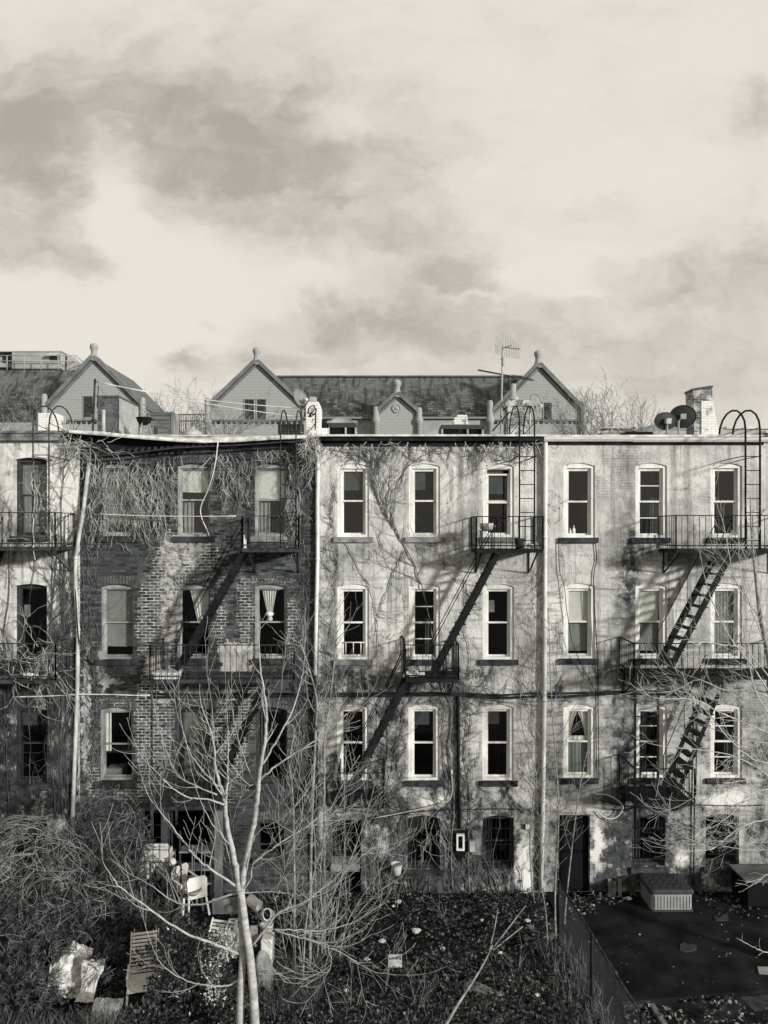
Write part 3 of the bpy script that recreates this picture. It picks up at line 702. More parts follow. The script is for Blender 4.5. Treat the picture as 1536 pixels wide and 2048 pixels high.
q = MB(); q.box(X(1123), X(1175), .125, .139, .12, 1.0); q.box(X(1123), X(1175), .125, .139, 1.1, 1.95); q.build('panel', 'black_paint', d_)
q = MB(); q.box(X(1120), X(1178), -.25, .02, .03, .10); q.build('step', 'stone', d_)
rf = house_body(hD, 1088, 1531)
q = MB(); pr = [(0, 0), (.13, 0), (.16, .05), (.16, .11), (.14, .11), (.13, .06), (.02, .03), (0, .03)]
for (a, b, dz) in ((1084, 1262, 0), (1262.3, 1532, .012)):
    n = len(pr); vs = [(X(a), -.004 - u_, Z(884) + v_ - dz) for u_, v_ in pr] + [(X(b), -.004 - u_, Z(884) + v_ - dz) for u_, v_ in pr]
    q.add(vs, [tuple(range(n)), tuple(range(2 * n - 1, n - 1, -1))] + [((i + 1) % n, i, i + n, (i + 1) % n + n) for i in range(n)])
q.build('gutter', 'gutter_metal', hD)
q = MB(); q.box(X(1094), X(1526), -.05, -.002, Z(889.5), Z(885)); q.build('cornice', 'tar', hD)
# skylight: hipped lantern
q = MB(); y = 1.6; x0, x1 = X(1205, y), X(1292, y); q.box(x0, x1, y, y + 1.2, ROOFZ, Z(866, y)); sk = q.build('skylight', 'galvanised', hD)
q = MB(); z0, z1 = Z(865.8, y), Z(853, y)
q.add([(x0 - .05, y - .05, z0), (x1 + .05, y - .05, z0), (x1 + .05, y + 1.25, z0), (x0 - .05, y + 1.25, z0), (x0 + .3, y + .5, z1), (x1 - .3, y + .5, z1), (x1 - .3, y + .8, z1), (x0 + .3, y + .8, z1)],
      [(0, 3, 2, 1), (4, 5, 6, 7), (0, 1, 5, 4), (1, 2, 6, 5), (2, 3, 7, 6), (3, 0, 4, 7)])
for t in (.2, .4, .6, .8): q.bar((x0 + (x1 - x0) * t, y - .06, z0 + .02), (x0 + .3 + (x1 - x0 - .6) * t, y + .5, z1 + .02), .04, .03)
q.box(x0 + .15, x1 - .15, y + .4, y + .9, z1 + .002, z1 + .04); q.build('lantern', 'galvanised', sk)
q = MB(); y = 1.0; q.box(X(1254, y), X(1306, y), y, y + .5, ROOFZ, Z(863, y)); q.build('roof_curb', 'black_paint', hD)
# leaning chimney
q = MB(); y = 1.5
def slab(pts, y0, y1, q): q.prism([(X(a, y), Z(b, y)) for a, b in pts][::-1], y0, y1)
slab([(1389, 880), (1387.5, 800), (1387, 780), (1402, 777), (1424, 773.5), (1425.5, 800), (1430, 880)], y, y + .55, q); ch = q.build('chimney', 'chimney_brick', hD)
q = MB(); slab([(1403, 880), (1402.5, 802), (1426.2, 803), (1431, 830), (1441, 880)], y - .012, y + .4, q); q.build('paint_coat', 'chimney_white', ch)
q = MB(); slab([(1385.5, 781), (1385.5, 777), (1425, 771), (1425.5, 775)], y - .03, y + .58, q); q.build('chimney_cap', 'chimney_dark', ch)

# --- far right house
hE = thing('row_house', (X(1760), 0, 0), 'row house at the right edge showing only a strip of its wall', 'house')
holes = []
for (a, b) in ((1572, 1635), (1716, 1779), (1866, 1929)):
    for (tp, bt_) in ((926, 1075), (1167, 1317), (1409, 1556), (1630, 1735)): window(hE, holes, a, b, tp, bt_, 'white', '', S, .49)
wall_mesh(rect_loop(1531, 1985, Z(870)), holes, 0.02, .28).build('wall', 'stucco_plain', hE)
rf = house_body(hE, 1531, 1985, ROOFZ + .1)
q = MB(); q.box(X(1533), X(1985), -.14, .018, Z(882), Z(869)); q.build('cornice', 'gutter_metal', hE)

# --- downpipes fixed to the walls
def pipe(house, pts, r, mat, collars=()):
    q = MB(); q.tube(pts, r, 8)
    for i in collars:
        c = pts[i]; d = (pts[min(i + 1, len(pts) - 1)] - pts[max(i - 1, 0)]).normalized(); q.tube([c - d * .03, c + d * .03], r * 1.2, 8)
    return q.build('downpipe', mat, house)
pipe(hB, [P(178, 925, -.16), P(168, 1010, -.12), P(156, 1085, -.09), P(151, 1117, -.08), P(151, 1180, -.08), P(156, 1260, -.08), P(154, 1400, -.08), P(150, 1500, -.08), P(145, 1640, -.08), P(145, 1730, -.08)], .05, 'pipe_worn', (3, 5, 6))
pipe(hC, [P(637, 890, -.09), P(635, 1000, -.09), P(635, 1118, -.09), P(633, 1200, -.09), P(630, 1350, -.09)], .05, 'pipe_white', (2,))
pipe(hC, [P(630, 1352, -.09), P(628, 1790, -.09)], .045, 'cable')
pipe(hD, [P(1091, 885, -.1), P(1090, 1075, -.09), P(1089, 1400, -.09), P(1086, 1600, -.09), P(1082, 1780, -.09)], .055, 'pipe_white', (1, 2, 3))
pipe(hD, [P(1389, 1585, -.05), P(1387, 1770, -.05)], .02, 'dark_sill')
pipe(hC, [P(916, 1392, -.06), P(917, 1560, -.06), P(919, 1657, -.06)], .04, 'pipe_black', (1,))
q = MB(); q.tube(catmull([P(903, 1550, -.07), P(904, 1585, -.08), P(893, 1604, -.1), P(850, 1616, -.1), P(740, 1638, -.1)], 5), .015, 6); q.tube([P(903, 1549, -.07), P(903, 1540, -.06)], .03, 8); q.build('conduit', 'pipe_worn', hC)
# electric meter boards on the cream house
q = MB(); q.prism([(X(a), Z(b)) for a, b in ((907, 1700), (920, 1722), (935, 1700), (937, 1660), (906, 1660))], -.05, -.003); mt = q.build('meter_board', 'black_paint', hC)
q = MB()
for (a, b, c, d) in ((912, 915.5, 1665, 1697), (924.5, 928, 1665, 1697), (915.5, 924.5, 1665, 1668), (915.5, 924.5, 1694, 1697)): q.box(X(a), X(b), -.14, -.052, Z(d), Z(c))
q.build('meter_frame', 'white_paint', mt)
q = MB(); q.box(X(938), X(948), -.13, -.003, Z(1700), Z(1680)); q.box(X(937.4), X(948.6), -.14, -.003, Z(1682), Z(1679)); q.build('meter_box', 'galvanised', hC, .01)
q = MB(); q.box(X(945), X(962), -.035, -.003, Z(1709), Z(1660)); q.build('meter_panel', 'stone_sill', hC)
q = MB(); q.box(X(1050), X(1060), -.1, -.003, Z(1656), Z(1647)); q.build('junction_box', 'white_paint', hC, .01)
# ------------------------------------------------------------------ fire escapes
def platform(fe, a, b, fl, rl, depth=1.15, mat='iron', left=True, right=True, step=.135, bend=(), drop=.52, front=None):
    """landing whose front edge spans a..b at height fl, rail at rl (photograph pixels on the plane of its front edge)"""
    yf = -depth; x0, x1, zf, zr = X(a, yf), X(b, yf), Z(fl, yf), Z(rl, yf)
    q = MB(); n = int(depth / .075)
    for i in range(n): yy = yf + .02 + (depth - .05) * i / n; q.box(x0, x1, yy, yy + .045, zf - .012, zf)
    for xx in (x0, x1 - .03): q.box(xx - .001, xx + .031, yf, -.01, zf - .07, zf - .013)
    q.box(x0, x1, yf - .012, yf - .001, zf - .075, zf + .005); q.box(x0 + .03, x1 - .03, -.03, -.004, zf - .07, zf - .013)
    k = x0 + .9
    while k < x1 - .5: q.box(k, k + .03, yf, -.01, zf - .065, zf - .0135); k += .9
    p = q.build('platform', mat, fe)
    q = MB()
    def run(p0, p1):
        p0, p1 = Vector(p0), Vector(p1); L = (p1 - p0).length; m_ = max(1, int(L / step))
        q.bar(p0 + Vector((0, 0, zr - zf)), p1 + Vector((0, 0, zr - zf)), .04, .022); q.bar(p0 + Vector((0, 0, .09)), p1 + Vector((0, 0, .09)), .02, .03)
        for i in range(m_ + 1):
            c = p0.lerp(p1, i / m_); j = R.uniform(-.012, .012); w = .026 if i in (0, m_) else .0085
            if w > .02: q.box(c.x - w / 2, c.x + w / 2, c.y - w / 2, c.y + w / 2, zf, zr)
            else: q.tube([(c.x, c.y, zf), (c.x + j, c.y + j, zr)], w, 4, False)
    fr = front or (x0, x1)
    run((fr[0], yf, zf), (fr[1], yf, zf))
    if left: run((x0, yf, zf), (x0, -.03, zf))
    if right: run((x1, yf, zf), (x1, -.03, zf))
    q.build('railing', mat, fe)
    for xx in (x0 + .12, x1 - .12):
        q = MB(); q.bar((xx, yf + .08, zf - .09), (xx, -.02, zf - .09 - drop), .03, .03, (1, 0, 0)); q.bar((xx, -.018, zf - .08), (xx, -.018, zf - .09 - drop), .04, .03, (1, 0, 0)); q.build('bracket', mat, fe)
    return x0, x1, zf, zr
def stair(fe, pt, pb, yf=-1.1, w=.6, mat='iron', hand=True, rise=.235, deep=.12):
    """steep stair along the wall between two photograph pixels on plane yf"""
    A, B = P(*pt, yf), P(*pb, yf); d = (B - A).normalized(); nrm = Vector((-d.z, 0, d.x)); nrm = nrm if nrm.z > 0 else -nrm
    q = MB()
    for yy in (0, w): q.bar(A + Vector((0, yy, 0)), B + Vector((0, yy, 0)), .014, deep, nrm)
    n = max(2, int(abs(A.z - B.z) / rise))
    for i in range(1, n):
        c = A.lerp(B, i / n); q.box(c.x - .11, c.x + .11, yf + .008, yf + w - .008, c.z - .012, c.z + .012)
        if i % 2: q.box(c.x - .12, c.x + .12, yf - .03, yf - .008, c.z - .012, c.z + .012)
    st = q.build('stair', mat, fe)
    if hand:
        q = MB(); o = Vector((0, 0, .82)); s = -1 if B.x < A.x else 1
        for yy in (0, w):
            p0, p1 = A + Vector((0, yy, .8)), B + Vector((0, yy, .8))
            q.tube([A + Vector((0, yy, .1)), p0, p1, B + Vector((0, yy, .05))], .011, 5); m_ = p0.lerp(p1, .5); q.tube([m_, A.lerp(B, .5) + Vector((0, yy, 0))], .009, 4)
        q.build('handrail', mat, st)
    return st
def ladder(fe, a, b, bot, y=-1.08, mat='iron', hoop=812, top=868, rungs=.33, r=.018, back=.35):
    """wall ladder with gooseneck rails bent over the roof edge"""
    x0, x1, zb = X(a, y), X(b, y), Z(bot, y); zh = Z(hoop, y); q = MB()
    for xx in (x0, x1):
        pts = [Vector((xx, y, zb)), Vector((xx, y, zh - .55))]; rr = (back - y) / 2
        for i in range(0, 9): t = math.pi * i / 8; pts.append(Vector((xx, y + rr - rr * math.cos(t), zh - .55 + .55 * math.sin(t))))
        pts.append(Vector((xx, back, ROOFZ))); q.tube(pts, r, 6)
        q.tube([(xx, y, zh - .5), (xx - .0, back + .9, ROOFZ + .02)], .009, 4)
    z = zb + .2
    while z < Z(880, y): q.tube([(x0, y, z), (x1, y, z)], .011, 5); z += rungs
    for zz in (Z(912, y),):
        q.bar((x0 - .02, y, zz), (x0 - .02, -.004, zz), .05, .012); q.bar((x1 + .02, y, zz), (x1 + .02, -.004, zz), .05, .012)
    return q.build('ladder', mat, fe)
def clutter(mb, c, s, n, rr):
    for i in range(n):
        v = Vector((rr.uniform(-s, s), rr.uniform(-s * .4, s * .4), rr.uniform(0, s * .3)))
        a = Vector((rr.uniform(-1, 1), rr.uniform(-1, 1), rr.uniform(-.4, .4))).normalized() * s * .35; b = a.orthogonal().normalized() * s * .25
        mb.quad(c + v - a - b, c + v + a - b * .7, c + v + a + b, c + v - a + b * .8)

fA = thing('fire_escape', (X(0), -.5, 0), 'fire escape overgrown with vines on the white house at the left edge', 'fire escape')
platform(fA, -150, 110, 1095, 1025, mat='iron_worn', step=.17); platform(fA, -150, 111, 1361, 1287, mat='iron_worn', step=.17)
ladder(fA, 66, 98, 1095, hoop=803, mat='iron_worn'); stair(fA, (-20, 1100), (-110, 1360), mat='iron')
fB = thing('fire_escape', (X(470), -.5, 0), 'rusty fire escape on the brick house with a long middle landing', 'fire escape')
platform(fB, 484, 597, 1098, 1032, mat='iron_worn', step=.17); platform(fB, 300, 588, 1360, 1290, mat='iron_worn'); platform(fB, 303, 428, 1613, 1550, mat='iron_worn', depth=1.2)
stair(fB, (486, 1104), (352, 1340), mat='iron'); stair(fB, (531, 1366), (420, 1600), mat='iron')
ladder(fB, 561, 592, 1098, hoop=812, mat='iron_worn')
q = MB(); y = -1.2
for a in (303, 353): q.bar(P(a, 1362, y), P(a, 1650, y), .05, .03)
for b in (1408, 1450, 1500, 1540): q.tube([P(303, b, y), P(353, b, y)], .012, 5)
q.build('hanger', 'iron_worn', fB)
q = MB(); y = -1.15; x0, x1 = X(306, y), X(338, y)
for xx in (x0, x1): q.tube([(xx, y, Z(1612, y)), (xx, y, Z(1850, y))], .012, 5)
for i in range(9): zz = Z(1625 + i * 25, y); q.tube([(x0, y, zz), (x1, y, zz)], .009, 5)
q.build('ladder', 'iron_worn', fB)
fC = thing('fire_escape', (X(900), -.5, 0), 'black fire escape zigzagging down the cream house in the middle', 'fire escape')
platform(fC, 953, 1086, 1099, 1033); platform(fC, 810, 917, 1359, 1290); platform(fC, 676, 768, 1610, 1546)
stair(fC, (996, 1108), (868, 1350), w=.5, deep=.12); stair(fC, (812, 1366), (692, 1600), w=.5, deep=.14)
ladder(fC, 1039, 1069, 1098, hoop=803)
q = MB(); y = -1.15; q.tube(catmull([P(812, 1362, y), P(808, 1300, y), P(805, 1274, y), P(799, 1276, y)], 5), .02, 6); q.tube(catmull([P(800, 1276, y), P(800, 1310, y), P(776, 1366, y)], 4), .012, 5); q.build('handrail', 'iron', fC)
fD = thing('fire_escape', (X(1400), -.5, 0), 'black fire escape with three landings on the grey house, its stairs open', 'fire escape')
platform(fD, 1352, 1600, 1099, 1031); platform(fD, 1268, 1600, 1353, 1287); platform(fD, 1270, 1389, 1606, 1538, depth=1.2)
stair(fD, (1463, 1106), (1336, 1345), w=.75, deep=.14); stair(fD, (1437, 1388), (1350, 1598), w=.75, deep=.10)
ladder(fD, 1491, 1520, 1098, hoop=812, r=.024)
q = MB(); y = -1.22
for a in (1270, 1316): q.bar(P(a, 1355, y), P(a, 1660, y), .055, .03)
for b in (1433, 1480, 1530): q.tube([P(1270, b, y), P(1316, b, y)], .014, 5)
q.build('hanger', 'iron', fD)
q = MB(); y = -1.17
for a in (1280, 1308): q.tube([P(a, 1448, y), P(a, 1702, y)], .014, 5)
for i in range(9): q.tube([P(1280, 1448 + i * 31, y), P(1308, 1448 + i * 31, y)], .011, 5)
q.build('ladder', 'iron', fD)
# things left on the landings
y = -.6
q = MB(); c = P(973, 1096, -.75); c.z = Z(1099, -1.15) + .005
for (i, j) in ((-.13, -.13), (.13, -.13), (.13, .13), (-.13, .13)): q.tube([c + Vector((i * 1.1, j * 1.1, 0)), c + Vector((i, j, .42))], .014, 5)
q.box(c.x - .17, c.x + .17, c.y - .17, c.y + .17, c.z + .42, c.z + .45)
for zz in (.15,): q.box(c.x - .15, c.x + .15, c.y - .15, c.y - .13, c.z + zz, c.z + zz + .03)
solo(q, 'stool', 'dark_wood', 'small square stool on the top landing of the cream house fire escape', 'stool')
q = MB(); q.lathe(c + Vector((0, 0, .452)), [(.10, 0), (.15, .02), (.17, .16), (.16, .165), (.14, .03)], 14); q.tube([c + Vector((.17, 0, .58)), c + Vector((.22, 0, .56)), c + Vector((.18, 0, .5))], .012, 5)
solo(q, 'cooking_pot', 'galvanised', 'metal pot standing on the small stool on the top landing', 'pot')
q = MB(); c = P(1062, 1096, -.6); c.z = Z(1099, -1.15) + .02
rr = random.Random(3); clutter(q, c, .22, 14, rr); solo(q, 'rag', 'white_cloth', 'pale crumpled rag lying on the right end of the top landing of the cream house', 'cloth')
q = MB(); c = P(1039, 1097, -1.0); q.lathe((c.x, c.y, Z(1099, -1.15)), [(.09, 0), (.12, .24), (.125, .26), (.10, .25), (.08, .03)], 12)
solo(q, 'flower_pot', 'dark_wood', 'dark flower pot on the top landing below the roof ladder of the cream house', 'pot')
q = MB(); c = P(828, 1340, -.7); c.z = Z(1359, -1.15) + .02; clutter(q, c, .2, 12, random.Random(5)); solo(q, 'rag', 'white_cloth', 'white scrap of cloth on the middle landing of the cream house', 'cloth')
q = MB(); c = P(335, 1350, -.9); c.z = Z(1360, -1.15)
q.box(c.x - .28, c.x + .28, c.y - .2, c.y + .2, c.z + .002, c.z + .12); q.box(c.x - .3, c.x + .3, c.y - .22, c.y + .22, c.z + .122, c.z + .16)
solo(q, 'storage_tub', 'white_plastic', 'low white tub with a lid on the left end of the brick house landing', 'tub', bevel=.015)
q = MB(); c = P(488, 1090, -.8); c.z = Z(1098, -1.15); q.lathe(c, [(.05, 0), (.06, .02), (.055, .2), (.02, .26), (.022, .32), (.015, .33)], 10); solo(q, 'jug', 'white_plastic', 'pale jug on the top landing of the brick house', 'jug')
q = MB(); c = P(70, 1352, -.9); c.z = Z(1361, -1.15) + .02; clutter(q, c, .25, 10, random.Random(8)); solo(q, 'rag', 'white_cloth', 'pale scrap on the vine-choked landing at the left edge', 'cloth')

# ------------------------------------------------------------------ lines and cables
def line(name, pts, r, mat, label, cat, sag=0):
    a = [Vector(p) for p in pts]; out = []
    if sag:
        for i in range(17): t = i / 16; c = a[0].lerp(a[1], t); c.z -= sag * 4 * t * (1 - t); out.append(c)
    else: out = catmull(a, 4)
    q = MB(); q.tube(out, r, 5); return solo(q, name, mat, label, cat)
line('clothesline', [P(196, 1028, -.18), P(472, 1032, -.6)], .013, 'pipe_white', 'pale clothesline stretched across the top floor of the brick house', 'clothesline', .03)
line('cable', [P(25, 1394, -.08), P(100, 1392, -.07), P(150, 1389, -.1), P(215, 1389, -.08), P(280, 1391, -.07), P(300, 1390, -.06)], .02, 'pipe_white', 'pale cable run along the wall from the left edge to the brick house', 'cable')
for k, (dy, lab) in enumerate(((0, 'upper black cable of the bundle along all the rear walls'), (4, 'middle black cable of the bundle along all the rear walls'), (7, 'lower black cable of the bundle along all the rear walls'))):
    pts = [P(a, b + dy + R.uniform(-1.5, 1.5), -.06 - .012 * k) for a, b in ((300, 1388), (400, 1389), (500, 1388), (640, 1386), (760, 1386), (900, 1385), (960, 1387), (1010, 1390), (1060, 1387), (1090, 1386), (1110, 1388), (1190, 1384), (1260, 1382), (1380, 1383))]
    line('cable', pts, (.026, .018, .014)[k], 'cable', lab, 'cable')
line('cable', [P(1370, 1384, -.06), P(1385, 1386, -.06), P(1392, 1398, -.06), P(1394, 1420, -.06), P(1393, 1500, -.06), P(1391, 1590, -.06)], .016, 'cable', 'dark cable turning down the wall right of the middle grey house window', 'cable')
line('cable', [P(1117, 1080, -.05), P(1119, 1140, -.05), P(1128, 1170, -.09), P(1135, 1230, -.09), P(1150, 1300, -.1), P(1190, 1382, -.06)], .009, 'cable', 'thin wire hanging past the left windows of the grey house', 'cable')
line('cable', [P(1190, 1075, -.04), P(1193, 1120, -.04), P(1187, 1165, -.04), P(1194, 1300, -.04), P(1196, 1385, -.04), P(1198, 1560, -.04)], .012, 'cable', 'wire falling between the left and middle windows of the grey house', 'cable')
line('cable', [P(1191, 1588, -.06), P(1215, 1590, -.1), P(1237, 1602, -.12), P(1246, 1616, -.14), P(1234, 1634, -.14), P(1214, 1637, -.12), P(1193, 1622, -.06)], .014, 'pipe_white', 'loose white loop of cable above the dark basement door', 'cable')
line('cable', [P(1198, 1600, -.05), P(1260, 1613, -.05), P(1330, 1615, -.05), P(1390, 1610, -.05), P(1470, 1612, -.06), P(1530, 1610, -.05)], .014, 'cable', 'dark cable along the wall above the basement windows of the grey house', 'cable')
line('cable', [P(740, 1640, -.05), P(850, 1622, -.05), P(1000, 1618, -.05), P(1060, 1620, -.05)], .012, 'cable', 'dark cable along the wall above the basement windows of the cream house', 'cable')
line('cable', [P(436, 884, -.5), P(430, 930, -.5), P(418, 975, -.35), P(402, 1012, -.25), P(403, 1035, -.25), P(414, 1060, -.2), P(418, 1072, -.12)], .014, 'pipe_white', 'pale cord dangling from the roof past the middle window of the brick house', 'cord')
line('cable', [P(147, 1130, -.05), P(152, 1200, -.14), P(160, 1290, -.14), P(184, 1330, -.05)], .012, 'cable', 'dark wire crossing the leaning white downpipe', 'cable')
# roof clothes pole
q = MB(); c = P(185, 862, .8); q.tube([P(185, 880, .8), P(190, 758, .8)], .03, 6); q.tube([P(194, 815, .8), P(197, 772, .8)], .015, 5); q.lathe(P(179, 816, .78), [(.02, 0), (.07, .01), (.08, .07), (.03, .1)], 8); q.lathe(P(187, 845, .76), [(.02, 0), (.09, .02), (.06, .08), (.03, .1)], 8)
solo(q, 'clothes_pole', 'iron_worn', 'thin rusty pole carrying washing lines on the brick house roof', 'pole')
line('washing_line', [P(192, 764, .8), P(640, 818, .9)], .012, 'pipe_white', 'upper washing line from the roof pole to the white chimney', 'clothesline', .12)
line('washing_line', [P(192, 762, .8), P(640, 838, .9)], .012, 'pipe_white', 'lower washing line from the roof pole to the white chimney', 'clothesline', .1)
line('guy_wire', [P(185, 815, .8), P(150, 860, .4)], .01, 'iron_worn', 'guy wire bracing the roof pole to the roof edge', 'wire', .001)

# ------------------------------------------------------------------ things on the roofs
def satellite_dish(c, ax, rx, rz, foot, mat, label, lnb=True, group=None):
    """dish centred at c facing ax, with mast down to foot"""
    ax = Vector(ax).normalized(); t = thing('satellite_dish', foot, label, 'satellite dish', group)
    up = Vector((0, 0, 1)); s = ax.cross(up).normalized(); v = s.cross(ax)
    q = MB(); q.smooth = True; n = 24; rings = 5; vs = []
    for j in range(rings + 1):
        k = j / rings
        for i in range(n): a = 2 * math.pi * i / n; vs.append(c + s * rx * k * math.cos(a) + v * rz * k * math.sin(a) + ax * (.16 * rx * k * k))
    fs = [(j * n + i, j * n + (i + 1) % n, (j + 1) * n + (i + 1) % n, (j + 1) * n + i) for j in range(rings) for i in range(n)]
    q.add(vs, fs); b = rings * n
    q.tube([vs[b + i % n] for i in range(n + 1)], .018, 5, False)
    q.build('reflector', mat, t)
    q = MB(); q.tube([foot, Vector((foot.x, foot.y, c.z - rz * .45)), c - ax * .06], .028, 6); q.obox(c - ax * .07, s * .07, v * .07, ax * .05); q.build('mast', 'galvanised', t)
    if lnb:
        q = MB(); e = c + ax * rx * 1.0 - v * rz * .55; q.tube([c - v * rz * .9 + ax * .1, e], .018, 5); q.tube([e, e - ax * .12 + v * .06], .04, 8); q.build('receiver_arm', 'gutter_metal', t)
    return t
def roof(px, y): return Vector((X(px, y), y, ROOFZ + .05 + y * .015))
satellite_dish(P(599, 797, .9), (.75, -.55, .25), .25, .235, P(603, 872, .9), 'dish_grey', 'grey oval satellite dish on a post left of the graffitied white chimney')
satellite_dish(P(684, 858, 2.4), (.3, -.9, .25), .40, .33, roof(684, 2.4), 'dish_grey', 'pale satellite dish half hidden behind the black roof hatch beside the graffitied chimney', False)
satellite_dish(P(1070, 807, 1.6), (.55, -.75, .2), .22, .26, P(1060, 868, 1.6), 'dish_grey', 'grey satellite dish on the right side of the brick chimney')
satellite_dish(P(1333, 842, 1.0), (-.2, .95, .12), .31, .22, roof(1334, 1.0), 'dish_dark', 'smaller dark satellite dish, left of the pair by the leaning chimney', False)
satellite_dish(P(1366, 833, 1.2), (.25, .95, .12), .33, .29, roof(1357, 1.2), 'dish_dark', 'larger dark satellite dish touching the leaning chimney', False)
# kettle grill
gr = thing('kettle_grill', roof(288, 1.2), 'round kettle barbecue grill on legs on the brick house roof', 'barbecue grill'); c = roof(288, 1.2); zb = Z(846, 1.2)
q = MB(); q.lathe((c.x, c.y, zb - .04), [(.03, -.02), (.10, 0), (.17, .06), (.2, .16), (.215, .165), (.215, .18)], 18); q.build('bowl', 'tar', gr)
for a in (0.4, 2.5, 4.6):
    q = MB(); q.tube([(c.x + .12 * math.cos(a), c.y + .12 * math.sin(a), zb), (c.x + .24 * math.cos(a), c.y + .24 * math.sin(a), c.z)], .014, 5); q.build('leg', 'galvanised', gr)
q = MB(); q.tube([(c.x + .19, c.y, zb + .09), (c.x + .3, c.y, zb + .1), (c.x + .19, c.y + .1, zb + .09)], .012, 5); q.build('handle', 'dark_wood', gr)
# slatted wooden screen
sc = thing('wooden_screen', roof(322, 1.6), 'dark slatted wooden box screen beside the kettle grill', 'screen'); y = 1.6
q = MB()
for i in range(6): q.box(X(300, y), X(342, y), y, y + .05, Z(872 - i * 8.2, y), Z(865.2 - i * 8.2, y))
q.build('slat_panel', 'grey_wood', sc)
q = MB(); q.box(X(342, y), X(347, y), y - .02, y + .6, ROOFZ, Z(824, y)); q.build('side_panel', 'weathered_wood', sc)
q = MB(); q.box(X(296, y), X(300, y), y - .02, y + .05, ROOFZ, Z(826, y)); q.build('post', 'weathered_wood', sc)
q = MB(); q.box(X(292, y), X(342, y), y + .06, y + .1, Z(846, y), Z(825, y)); q.build('board', 'grey_wood', sc)
# crate behind the ladder hoop and box by the white chimney
q = MB(); y = 1.4
for i in range(5): q.box(X(556, y), X(606, y), y, y + .3, Z(872 - i * 5, y), Z(868 - i * 5, y))
for a in (557, 580, 604): q.box(X(a - 1, y), X(a + 1, y), y - .02, y + .32, Z(875, y), Z(848, y))
solo(q, 'wooden_crate', 'grey_wood', 'low slatted crate on the roof left of the graffitied chimney', 'crate')
q = MB(); y = .9; q.box(X(642, y), X(655, y), y, y + .35, ROOFZ, Z(856, y)); q.build
solo(q, 'storage_box', 'chimney_white', 'white block between the graffitied chimney and the black roof hatch', 'block', bevel=.02)
q = MB(); y = .95; q.lathe((X(648, y), y + .1, Z(856, y) + .002), [(.11, 0), (.12, .05), (.10, .12), (.06, .17), (.09, .2), (.09, .22)], 10); solo(q, 'bucket', 'tar', 'dark upturned bucket on the white block beside the graffitied chimney', 'bucket')
q = MB(); y = 1.4; c = Vector((X(922, y), y + .2, Z(850, y) + .02)); q.smooth = False
q.box(c.x - .2, c.x + .2, c.y - .12, c.y + .12, c.z, c.z + .13); q.box(c.x - .17, c.x + .19, c.y - .1, c.y + .1, c.z + .132, c.z + .2); q.box(c.x - .1, c.x + .18, c.y - .09, c.y + .1, c.z + .202, c.z + .27)
solo(q, 'bundle', 'chimney_white', 'stack of pale blocks on the lid of the black roof hatch near the aerial', 'bundle', bevel=.02)
# television aerial
ae = thing('television_aerial', P(1005, 872, 1.0), 'tall television aerial with a fan of rods and a long lower boom', 'aerial'); y = 1.0
q = MB(); q.tube([P(1001, 880, y), P(1005, 720, y), P(1006, 690, y)], .026, 6); q.lathe(P(1006, 722, y), [(.02, -.14), (.05, -.1), (.04, .0), (.06, .05), (.03, .14)], 8); q.build('mast', 'galvanised', ae)
q = MB(); A, C_, B = P(991, 689, y - .2), P(1009, 695, y + .05), P(1040, 698, y - .25)
q.bar(A, C_, .022, .022); q.bar(C_, B, .022, .022); q.bar(C_, P(1025, 690, y - .4), .02, .02)
for i in range(8): c = A.lerp(C_, i / 8); q.tube([c + Vector((.0, 0, -.24)), c + Vector((.01, 0, .2 + .02 * i))], .0055, 4)
for i in range(10): c = C_.lerp(B, (i + .5) / 9.5); q.tube([c + Vector((-.02, 0, -.26)), c + Vector((.02, 0, .33 - .02 * i))], .0055, 4)
q.build('reflector', 'galvanised', ae)
q = MB(); A, B = P(956, 740, y), P(1067, 761, y + .2); q.tube([A, B], .02, 6)
for i in range(7):
    t = .62 + i * .055; c = A.lerp(B, t); q.tube([c + Vector((0, -.18 + .012 * i, 0)), c + Vector((0, .2, .10))], .008, 4)
q.tube([P(1019, 778, y), P(1019, 750, y)], .025, 6); q.build('boom', 'iron_worn', ae)
q = MB(); q.tube([P(985, 862, y - .3), P(1019, 824, .9)], .02, 5); solo(q, 'brace_rod', 'iron', 'dark slanting rod propped against the brick chimney', 'rod')

